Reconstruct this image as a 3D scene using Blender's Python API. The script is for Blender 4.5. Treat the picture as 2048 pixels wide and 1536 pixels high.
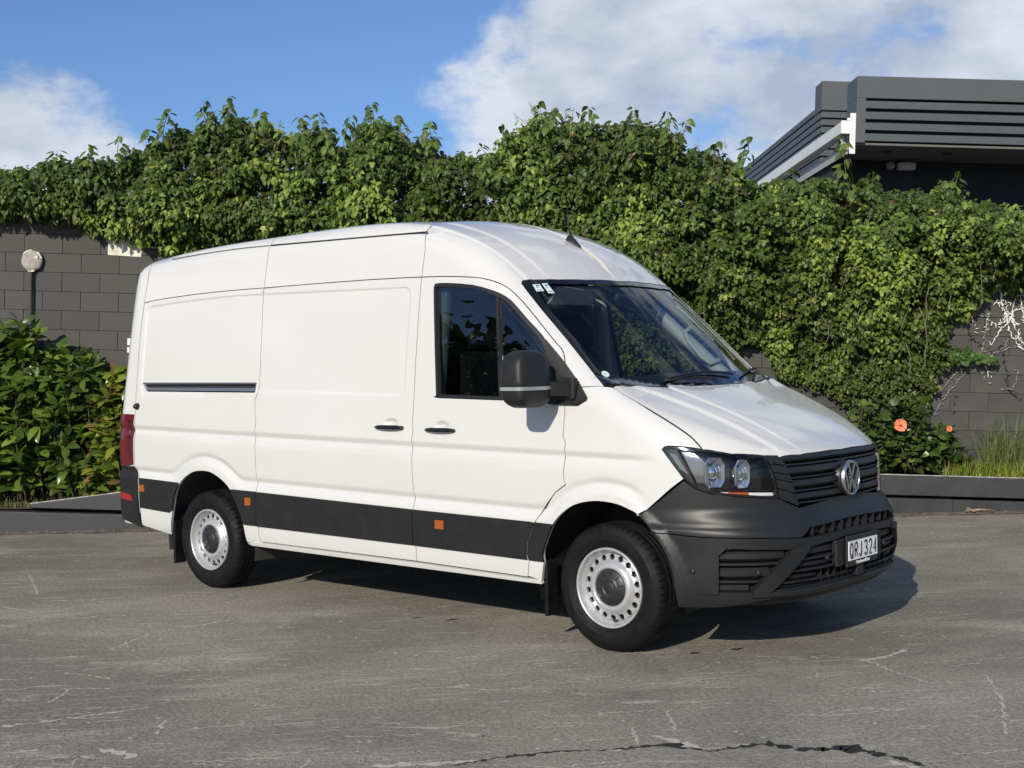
import bpy, bmesh, math, random
import numpy as np
from mathutils import Vector, Matrix
from mathutils.geometry import delaunay_2d_cdt
for o in list(bpy.data.objects): bpy.data.objects.remove(o)
random.seed(7); RNG=np.random.default_rng(7)
scene=bpy.context.scene; COL=scene.collection
# ------------------------------------------------------------ camera
camd=bpy.data.cameras.new('camera'); cam=bpy.data.objects.new('camera',camd); COL.objects.link(cam)
CAMP=(8.0298,-6.8457,1.6357)
def _camrot(yaw,pitch,roll):
    cy,sy,cp,sp=math.cos(yaw),math.sin(yaw),math.cos(pitch),math.sin(pitch)
    f=Vector((cy*cp,sy*cp,sp)); r=Vector((sy,-cy,0)); u=r.cross(f)
    cr,sr=math.cos(roll),math.sin(roll)
    return cr*r+sr*u, -sr*r+cr*u, f
_r,_u,_f=_camrot(math.radians(130.83368),math.radians(-1.08850),math.radians(-1.19590))
M=Matrix.Identity(4)
for i in range(3): M[i][0]=_r[i]; M[i][1]=_u[i]; M[i][2]=-_f[i]; M[i][3]=CAMP[i]
cam.matrix_world=M
camd.sensor_width=36; camd.lens=2649.5/2048*36; camd.clip_start=.05; camd.clip_end=2000
scene.camera=cam
# ------------------------------------------------------------ light
SUNV=Vector((-.68,2.05,-1.06)).normalized()          # the way the sunlight travels
SUN_EL=math.asin(-SUNV.z); SUN_AZ=math.atan2(-SUNV.x,-SUNV.y)
world=bpy.data.worlds.new('World'); scene.world=world; world.use_nodes=True
wn=world.node_tree.nodes; wl=world.node_tree.links; wn.clear()
def N(tree,t,**kw):
    n=tree.nodes.new(t)
    for k,v in kw.items(): setattr(n,k,v)
    return n
def build_sky():
    nt=world.node_tree
    out=N(nt,'ShaderNodeOutputWorld'); bg=N(nt,'ShaderNodeBackground')
    sky=N(nt,'ShaderNodeTexSky',sky_type='NISHITA'); sky.sun_disc=False
    sky.sun_elevation=SUN_EL; sky.sun_rotation=SUN_AZ; sky.altitude=0; sky.air_density=1.0; sky.dust_density=.6; sky.ozone_density=1.6
    bg.inputs['Strength'].default_value=SKY_STRENGTH
    tc=N(nt,'ShaderNodeTexCoord')
    # clouds: two noise layers on the view direction, thick banks where the photograph has them
    def noise(scale,det,rough,off,dist=0):
        mp=N(nt,'ShaderNodeMapping'); mp.inputs['Location'].default_value=off; mp.inputs['Scale'].default_value=(1,1,1.9)
        nt.links.new(tc.outputs['Generated'],mp.inputs['Vector'])
        n=N(nt,'ShaderNodeTexNoise'); n.inputs['Scale'].default_value=scale; n.inputs['Detail'].default_value=det
        n.inputs['Roughness'].default_value=rough; n.inputs['Distortion'].default_value=dist
        nt.links.new(mp.outputs['Vector'],n.inputs['Vector']); return n.outputs['Fac']
    def math_(op,a,b,clamp=False):
        m=N(nt,'ShaderNodeMath',operation=op); m.use_clamp=clamp
        for i,x in enumerate((a,b)):
            if isinstance(x,(int,float)): m.inputs[i].default_value=x
            else: nt.links.new(x,m.inputs[i])
        return m.outputs[0]
    def bank(d,inner,outer,w):
        dp=N(nt,'ShaderNodeVectorMath',operation='DOT_PRODUCT'); nt.links.new(tc.outputs['Generated'],dp.inputs[0]); dp.inputs[1].default_value=d
        mr=N(nt,'ShaderNodeMapRange',interpolation_type='SMOOTHSTEP'); nt.links.new(dp.outputs['Value'],mr.inputs['Value'])
        mr.inputs['From Min'].default_value=math.cos(outer); mr.inputs['From Max'].default_value=math.cos(inner)
        mr.inputs['To Min'].default_value=0; mr.inputs['To Max'].default_value=w
        return mr.outputs['Result']
    n1=noise(4.2,9,.56,(3.1,1.7,.4),.15); n2=noise(11,8,.6,(1.2,5.1,2.2),.1)
    cov=math_('ADD',math_('MULTIPLY',math_('SUBTRACT',math_('ADD',math_('MULTIPLY',n1,.70),math_('MULTIPLY',n2,.30)),.5),1.7),.5)
    tot=cov
    for b in SKY_BANKS: tot=math_('ADD',tot,bank(*b))
    mask=N(nt,'ShaderNodeMapRange',interpolation_type='SMOOTHSTEP'); nt.links.new(tot,mask.inputs['Value'])
    mask.inputs['From Min'].default_value=.50; mask.inputs['From Max'].default_value=.68
    # cloud brightness: lit tops and grey undersides from a shifted copy of the noise
    n3=noise(4.2,9,.56,(3.1-.03,1.7+.02,.4-.13),.15)
    lit=math_('ADD',math_('MULTIPLY',math_('SUBTRACT',n1,n3),5.0),.52,True)
    cr=N(nt,'ShaderNodeMixRGB'); nt.links.new(lit,cr.inputs['Fac'])
    cr.inputs['Color1'].default_value=tuple(c/SKY_STRENGTH for c in (.43,.50,.62))+(1,)
    cr.inputs['Color2'].default_value=tuple(c/SKY_STRENGTH for c in (.74,.79,.86))+(1,)
    sc=N(nt,'ShaderNodeMixRGB',blend_type='MULTIPLY'); sc.inputs['Fac'].default_value=1; nt.links.new(sky.outputs[0],sc.inputs['Color1']); sc.inputs['Color2'].default_value=SKY_TINT
    mx=N(nt,'ShaderNodeMixRGB'); nt.links.new(math_('MULTIPLY',mask.outputs['Result'],.93),mx.inputs['Fac'])
    nt.links.new(sc.outputs[0],mx.inputs['Color1']); nt.links.new(cr.outputs[0],mx.inputs['Color2'])
    nt.links.new(mx.outputs[0],bg.inputs['Color']); nt.links.new(bg.outputs[0],out.inputs['Surface'])
SKY_STRENGTH=.13
SKY_TINT=(.48,.62,.88,1)
# (direction, inner radius, outer radius, added cover)
SKY_BANKS=[((-.857,.497,.110),.065,.150,.34),((-.81,.57,.13),.02,.10,.14),((-.80,.50,.32),.0,.16,-.13),((-.42,.88,.24),.12,.36,.24),((-.66,.735,.15),.0,.12,.13),((-.755,.60,.27),.05,.26,-.24)]
build_sky()
sd=bpy.data.lights.new('sun','SUN'); sd.energy=4.35; sd.angle=math.radians(.55); sd.color=(1.0,.915,.77)
sun=bpy.data.objects.new('sun',sd); COL.objects.link(sun); sun.rotation_euler=SUNV.to_track_quat('-Z','Y').to_euler(); sun.location=(10,-20,12)
vs=scene.view_settings; vs.view_transform='Standard'; vs.look='None'; vs.exposure=0; vs.gamma=1
try: vs.use_curve_mapping=False
except Exception: pass
scene.display_settings.display_device='sRGB'
try:
    scene.cycles.max_bounces=7; scene.cycles.transparent_max_bounces=12; scene.cycles.diffuse_bounces=3; scene.cycles.glossy_bounces=4
    scene.cycles.sample_clamp_indirect=4; scene.cycles.caustics_reflective=False; scene.cycles.caustics_refractive=False
except Exception: pass
# ------------------------------------------------------------ materials
def mat(name,col,rough=.5,metal=0.,coat=0.,spec=.5,noise=None,bump=None,emit=None):
    m=bpy.data.materials.new(name); m.use_nodes=True; nt=m.node_tree; p=nt.nodes['Principled BSDF']
    p.inputs['Base Color'].default_value=(*col,1); p.inputs['Roughness'].default_value=rough; p.inputs['Metallic'].default_value=metal
    p.inputs['Specular IOR Level'].default_value=spec
    if coat: p.inputs['Coat Weight'].default_value=coat; p.inputs['Coat Roughness'].default_value=.04
    tc=N(nt,'ShaderNodeTexCoord')
    if noise:   # (scale, amount, detail): mottling of the base colour and the roughness
        sc,am,det=noise
        n=N(nt,'ShaderNodeTexNoise'); n.inputs['Scale'].default_value=sc; n.inputs['Detail'].default_value=det; nt.links.new(tc.outputs['Object'],n.inputs['Vector'])
        mr=N(nt,'ShaderNodeMapRange'); mr.inputs['From Min'].default_value=.3; mr.inputs['From Max'].default_value=.7; mr.inputs['To Min'].default_value=1-am; mr.inputs['To Max'].default_value=1+am
        nt.links.new(n.outputs['Fac'],mr.inputs['Value'])
        mu=N(nt,'ShaderNodeMixRGB',blend_type='MULTIPLY'); mu.inputs['Fac'].default_value=1; mu.inputs['Color1'].default_value=(*col,1)
        nt.links.new(mr.outputs[0],mu.inputs['Color2']); nt.links.new(mu.outputs[0],p.inputs['Base Color'])
        m2=N(nt,'ShaderNodeMath',operation='MULTIPLY'); nt.links.new(mr.outputs[0],m2.inputs[0]); m2.inputs[1].default_value=rough; nt.links.new(m2.outputs[0],p.inputs['Roughness'])
    if bump:    # (scale, strength, distance)
        n=N(nt,'ShaderNodeTexNoise'); n.inputs['Scale'].default_value=bump[0]; n.inputs['Detail'].default_value=4; nt.links.new(tc.outputs['Object'],n.inputs['Vector'])
        b=N(nt,'ShaderNodeBump'); b.inputs['Strength'].default_value=bump[1]; b.inputs['Distance'].default_value=bump[2]
        nt.links.new(n.outputs['Fac'],b.inputs['Height']); nt.links.new(b.outputs['Normal'],p.inputs['Normal'])
    if emit: p.inputs['Emission Color'].default_value=(*emit[:3],1); p.inputs['Emission Strength'].default_value=emit[3]
    return m
def glass(name,tint,ior=1.5,rough=0.0,fac_mul=1.0):
    m=bpy.data.materials.new(name); m.use_nodes=True; nt=m.node_tree; nt.nodes.clear()
    out=N(nt,'ShaderNodeOutputMaterial'); mx=N(nt,'ShaderNodeMixShader'); fr=N(nt,'ShaderNodeFresnel'); ge=N(nt,'ShaderNodeNewGeometry'); mi=N(nt,'ShaderNodeMapRange'); nt.links.new(ge.outputs['Backfacing'],mi.inputs['Value']); mi.inputs['To Min'].default_value=ior; mi.inputs['To Max'].default_value=1/ior; nt.links.new(mi.outputs[0],fr.inputs['IOR'])
    t=N(nt,'ShaderNodeBsdfTransparent'); t.inputs['Color'].default_value=(*tint,1); g=N(nt,'ShaderNodeBsdfGlossy'); g.inputs['Roughness'].default_value=rough
    mm=N(nt,'ShaderNodeMath',operation='MULTIPLY'); mm.use_clamp=True; mm.inputs[1].default_value=fac_mul; nt.links.new(fr.outputs[0],mm.inputs[0])
    nt.links.new(mm.outputs[0],mx.inputs[0]); nt.links.new(t.outputs[0],mx.inputs[1]); nt.links.new(g.outputs[0],mx.inputs[2]); nt.links.new(mx.outputs[0],out.inputs['Surface'])
    return m
# ------------------------------------------------------------ object helpers
def link(o,parent=None):
    COL.objects.link(o)
    if parent is not None: o.parent=parent
    return o
def tag(o,label=None,cat=None,group=None,kind=None):
    if label: o['label']=label
    if cat: o['category']=cat
    if group: o['group']=group
    if kind: o['kind']=kind
    return o
def empty(name,loc=(0,0,0),rz=0):
    o=bpy.data.objects.new(name,None); o.location=loc; o.rotation_euler=(0,0,rz); o.empty_display_size=.2
    return link(o)
def raw_mesh(name,V,F,m=None,lnorm=None,smooth=False):
    """V (n,3) array, F list of equal- or mixed-length index lists"""
    me=bpy.data.meshes.new(name)
    V=np.asarray(V,dtype=np.float32); 
    if isinstance(F,np.ndarray):
        nf,k=F.shape; me.vertices.add(len(V)); me.vertices.foreach_set('co',V.ravel())
        me.loops.add(nf*k); me.loops.foreach_set('vertex_index',F.astype(np.int32).ravel())
        me.polygons.add(nf); me.polygons.foreach_set('loop_start',np.arange(0,nf*k,k,dtype=np.int32))
        me.update(calc_edges=True)
    else:
        me.from_pydata(V.tolist(),[],F); me.update()
    if smooth or lnorm is not None: me.polygons.foreach_set('use_smooth',np.ones(len(me.polygons),dtype=bool))
    if lnorm is not None: me.normals_split_custom_set(lnorm)
    if m: me.materials.append(m)
    return me
def obj(name,me,parent=None,m=None):
    if m: me.materials.append(m)
    return link(bpy.data.objects.new(name,me),parent)
class MB:
    """collects simple solids into one mesh"""
    def __init__(s): s.V=[]; s.F=[]; s.S=[]
    def add(s,V,F,smooth=False):
        k=len(s.V); s.V+=[tuple(v) for v in V]; s.F+=[[i+k for i in f] for f in F]; s.S+=[smooth]*len(F); return s
    def box(s,c,d,R=None,bev=0.0):
        hx,hy,hz=d[0]/2,d[1]/2,d[2]/2
        if bev<=0:
            V=[Vector((x*hx,y*hy,z*hz)) for x in(-1,1) for y in(-1,1) for z in(-1,1)]
            F=[(0,1,3,2),(4,6,7,5),(0,4,5,1),(2,3,7,6),(0,2,6,4),(1,5,7,3)]
        else:
            bm=bmesh.new(); bmesh.ops.create_cube(bm,size=1); bmesh.ops.scale(bm,vec=d,verts=bm.verts)
            bmesh.ops.bevel(bm,geom=bm.edges[:],offset=bev,segments=2,affect='EDGES',profile=.5)
            bm.verts.index_update(); V=[v.co.copy() for v in bm.verts]; F=[[v.index for v in f.verts] for f in bm.faces]; bm.free()
        if R is not None: V=[R@v for v in V]
        return s.add([v+Vector(c) for v in V],F,False)
    def tube(s,pts,r,n=8,cap=True):
        pts=[Vector(p) for p in pts]; rs=r if isinstance(r,(list,tuple)) else [r]*len(pts)
        V=[];F=[]; up=Vector((0,0,1))
        t0=(pts[1]-pts[0]).normalized(); a=t0.orthogonal().normalized()
        for i,p in enumerate(pts):
            t=(pts[min(i+1,len(pts)-1)]-pts[max(i-1,0)]).normalized()
            a=(a-t*a.dot(t)).normalized(); b=t.cross(a)
            for j in range(n):
                th=2*math.pi*j/n; V.append(p+(a*math.cos(th)+b*math.sin(th))*rs[i])
        for i in range(len(pts)-1):
            for j in range(n): F.append((i*n+j,i*n+(j+1)%n,(i+1)*n+(j+1)%n,(i+1)*n+j))
        if cap: F.append(list(range(n))[::-1]); F.append([ (len(pts)-1)*n+j for j in range(n)])
        return s.add(V,F,True)
    def lathe(s,prof,n=48,axis='y',c=(0,0,0),close=False):
        """prof: list of (r, h) ; revolve about axis through c"""
        V=[];F=[]; m=len(prof)
        for i in range(n):
            th=2*math.pi*i/n; cs,sn=math.cos(th),math.sin(th)
            for r,h in prof:
                if axis=='y': v=(c[0]+r*cs,c[1]+h,c[2]+r*sn)
                elif axis=='x': v=(c[0]+h,c[1]+r*cs,c[2]+r*sn)
                else: v=(c[0]+r*cs,c[1]+r*sn,c[2]+h)
                V.append(v)
        for i in range(n):
            for j in range(m-1):
                a=i*m+j; b=((i+1)%n)*m+j
                F.append((a,a+1,b+1,b))
        return s.add(V,F,True)
    def prism(s,poly,n,depth):
        """extrude a planar 3-D polygon along vector n*depth"""
        P=[Vector(p) for p in poly]; d=Vector(n)*depth; k=len(P)
        V=P+[p+d for p in P]; F=[list(range(k))[::-1],[k+i for i in range(k)]]+[(i,(i+1)%k,k+(i+1)%k,k+i) for i in range(k)]
        return s.add(V,F)
    def build(s,name,m,parent=None,bevel=None):
        me=bpy.data.meshes.new(name); me.from_pydata(s.V,[],s.F); me.update()
        me.polygons.foreach_set('use_smooth',np.array(s.S,dtype=bool))
        bm=bmesh.new(); bm.from_mesh(me); bmesh.ops.recalc_face_normals(bm,faces=bm.faces[:]); bm.to_mesh(me); bm.free()
        me.materials.append(m); return link(bpy.data.objects.new(name,me),parent)
def text_mesh(name,s,size,m,Mx,parent,bold=0.0,sx=1.0,depth=.0008,spacing=1.0):
    cu=bpy.data.curves.new(name,'FONT'); cu.body=s; cu.size=size; cu.align_x='CENTER'; cu.align_y='CENTER'; cu.extrude=depth; cu.offset=bold; cu.space_character=spacing; cu.resolution_u=3
    t=bpy.data.objects.new(name+'_tmp',cu); me=bpy.data.meshes.new_from_object(t); bpy.data.objects.remove(t); bpy.data.curves.remove(cu)
    me.transform(Mx@Matrix.Diagonal((sx,1,1,1))); me.name=name; me.materials.clear(); me.materials.append(m)
    return link(bpy.data.objects.new(name,me),parent)
# ---- body surface of the van: an implicit solid; panels are cut out of it ----
def _smooth_table(xs, ys, lo, hi, sig, n=1600):
    t = np.linspace(lo, hi, n); v = np.interp(t, xs, ys)
    w = int(4*sig/(t[1]-t[0]))+1
    k = np.exp(-0.5*(np.arange(-w, w+1)*(t[1]-t[0])/sig)**2); k /= k.sum()
    vp = np.concatenate([np.full(w, v[0])+ (v[1]-v[0])*np.arange(-w,0), v, np.full(w, v[-1])+(v[-1]-v[-2])*np.arange(1,w+1)])
    return t, np.convolve(vp, k, 'valid')
def _spline(xs, ys):
    # natural cubic spline -> dense table
    xs=np.array(xs,float); ys=np.array(ys,float); n=len(xs); h=np.diff(xs)
    A=np.zeros((n,n)); b=np.zeros(n); A[0,0]=A[-1,-1]=1
    for i in range(1,n-1):
        A[i,i-1]=h[i-1]; A[i,i]=2*(h[i-1]+h[i]); A[i,i+1]=h[i]
        b[i]=6*((ys[i+1]-ys[i])/h[i]-(ys[i]-ys[i-1])/h[i-1])
    M=np.linalg.solve(A,b); t=np.linspace(xs[0],xs[-1],2000)
    i=np.clip(np.searchsorted(xs,t)-1,0,n-2); d=t-xs[i]
    c=(ys[i+1]-ys[i])/h[i]-h[i]*(2*M[i]+M[i+1])/6
    return t, ys[i]+c*d+M[i]*d*d/2+(M[i+1]-M[i])/(6*h[i])*d**3
TILT = 0.017
ARCH = ((0.0, 0.40), (3.64, 0.375))
BASE = _smooth_table([.20,.30,.345,.40,.47,.60,.78,1.0,1.16,1.2,1.31,1.745,2.0,2.19,2.37,2.51,2.75],
                     [.86,.93,.962,.982,.990,.997,1.003,1.008,1.007,1.004,.992,.942,.910,.884,.852,.815,.74], .1, 2.9, .03)
SWLO = _smooth_table([-.2,0,.060,.092,.13,.5],[.013,.008,-.014,.0,.001,0], -.3, .6, .0055)
SWUP = _smooth_table([.9,1.03,1.07,1.137,1.168,1.172,1.30,1.5],[0,0,0,-.014,.0,.001,0,0], .8,1.6,.004)
ROOFT = _spline([-1.3,-.9,-.3,.6,1.3,1.8,2.1,2.35,2.675,3.02,3.4,3.75,4.0,4.4,5.0],[2.44,2.505,2.56,2.587,2.597,2.585,2.552,2.498,2.372,2.120,1.779,1.457,1.22,.8,.2])
HOODT = _spline([3.3,3.75,4.0,4.25,4.45,4.547,4.65],[1.60,1.455,1.366,1.266,1.164,1.108,1.045])
XFT = _smooth_table([.15,.25,.34,.50,.69,.735,.80,1.0,1.1,1.2,1.4],[4.555,4.585,4.62,4.645,4.645,4.612,4.592,4.58,4.555,4.50,4.3], .1,1.5,.012)
CDROP = ([-2,1.9,2.85,3.5],[.08,.08,.205,.215])
HDROP = ([3.3,3.6,4.47,4.6],[.0,.01,.085,.13])
def sstep(a,b,x):
    t=np.clip((x-a)/(b-a),0,1); return t*t*(3-2*t)
def smin(a,b,k):
    h=np.maximum(k-np.abs(a-b),0)/k
    return np.minimum(a,b)-h*h*k/4
def rbox(x,z,x0,x1,z0,z1,r):
    dx=np.abs(x-(x0+x1)/2)-(x1-x0)/2+r; dz=np.abs(z-(z0+z1)/2)-(z1-z0)/2+r
    return np.sqrt(np.maximum(dx,0)**2+np.maximum(dz,0)**2)+np.minimum(np.maximum(dx,dz),0)-r
def half_width(X,z):
    zp=z+TILT*X
    zd=zp+.042*np.maximum(.4-X,0)**1.6
    y=np.interp(zp,*BASE)
    d=zp-.757
    for ax,az in ARCH:
        d=smin(d, np.sqrt((X-ax)**2+(z-az)**2)-.505, .06)
    w=sstep(3.80,3.93,X); r=np.sqrt((X-3.64)**2+(z-.375)**2)
    y=y+np.interp(d,*SWLO)*(1-w)+np.interp(zp,*SWUP)*(1-sstep(3.8,4.0,X))
    y=y+w*(.022*(1-sstep(.455,.515,r))+.016*(1-sstep(.700,.738,z+.02*(X-4.0))))
    # recessed blank panels of the load bay and the roof gutter groove
    for b in PANEL_RECESS:
        y=y-.007*(1-sstep(-.012,.004,rbox(X,zd,*b)))
    g=zd-GUTTER
    y=y-.006*np.exp(-(g/.006)**2)*sstep(-1.05,-.7,X)*(1-sstep(2.15,2.6,X))
    for dx,dz in DENTS:
        y=y-.018*np.exp(-(((X-dx)/.052)**2+((z-dz)/.026)**2)**2)
    return y
PANEL_RECESS=[(-.835,2.057,1.452,2.142,.06)]
GUTTER=2.487
DENTS=[(1.948,1.243),(2.396,1.232)]
def top_z(X,y):
    ay=np.abs(y)
    r=np.interp(X,*ROOFT)-np.interp(X,*CDROP)*y*y
    m=sstep(1.9,2.2,X)*(1-sstep(2.85,3.0,X))
    r=r+m*(.010*(1-sstep(.735,.757,ay))+.008*(1-sstep(.585,.617,ay)))
    h=np.interp(X,*HOODT)-np.interp(X,*HDROP)*y*y
    ya=np.interp(X,[3.6,3.75,4.0,4.5],[.80,.66,.60,.545]); yb=np.interp(X,[3.6,4.0,4.5],[.49,.44,.40])
    mm=sstep(3.55,3.75,X)*(1-sstep(4.30,4.66,X))
    h=h-mm*(.017*sstep(-.024,.024,ay-ya)+.010*sstep(-.016,.016,ay-yb))
    return np.maximum(r,h)
def G(P):
    X,y,z=P[...,0],P[...,1],P[...,2]
    S=half_width(X,z); XF=np.interp(z,*XFT)
    t=np.clip((X-3.7)/(XF-3.7),0,3); ay=np.abs(y)/S
    m=3.1+.7*(1-sstep(.74,.82,z))
    q=1-(t**2.1+ay**m)
    gx=2.1*t**1.1/(XF-3.7); gy=m*ay**(m-1)/S
    d1=q/np.sqrt(gx*gx+gy*gy+.05)
    # rear end with rounded corners
    xr=-1.172+.058*np.maximum(z-1.0,0)
    d1=smin(d1, X-xr, .16)
    k=np.interp(X,[2.0,2.6,3.3,3.7,4.2],[.10,.16,.17,.14,.12])*np.interp(np.abs(y),[0,.5,.8],[.16,.3,1.0])
    d2=(top_z(X,y)-z)/np.sqrt(1+np.where(X>2.5,.35,.02))
    return smin(d1,d2,k)
def Gn(P,e=1.5e-3):
    g=np.stack([G(P+np.array(v)*e)-G(P-np.array(v)*e) for v in ((1,0,0),(0,1,0),(0,0,1))],-1)
    return -g/(np.linalg.norm(g,axis=-1,keepdims=True)+1e-12)
def march(O,D,t0,t1,n=140):
    # first crossing outside->inside along O+tD
    ts=np.linspace(t0,t1,n); O=np.asarray(O,float); D=np.asarray(D,float)
    lo=np.full(O.shape[0],np.nan); hi=lo.copy(); prev=G(O+D*t0); found=np.zeros(O.shape[0],bool)
    for a,b in zip(ts[:-1],ts[1:]):
        cur=G(O+D*b); m=(~found)&(prev<0)&(cur>=0)
        lo[m]=a; hi[m]=b; found|=m; prev=cur
    for _ in range(26):
        mid=(lo+hi)/2; v=G(O+D*mid[:,None]); hi=np.where(v>=0,mid,hi); lo=np.where(v>=0,lo,mid)
    return O+D*hi[:,None]
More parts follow.
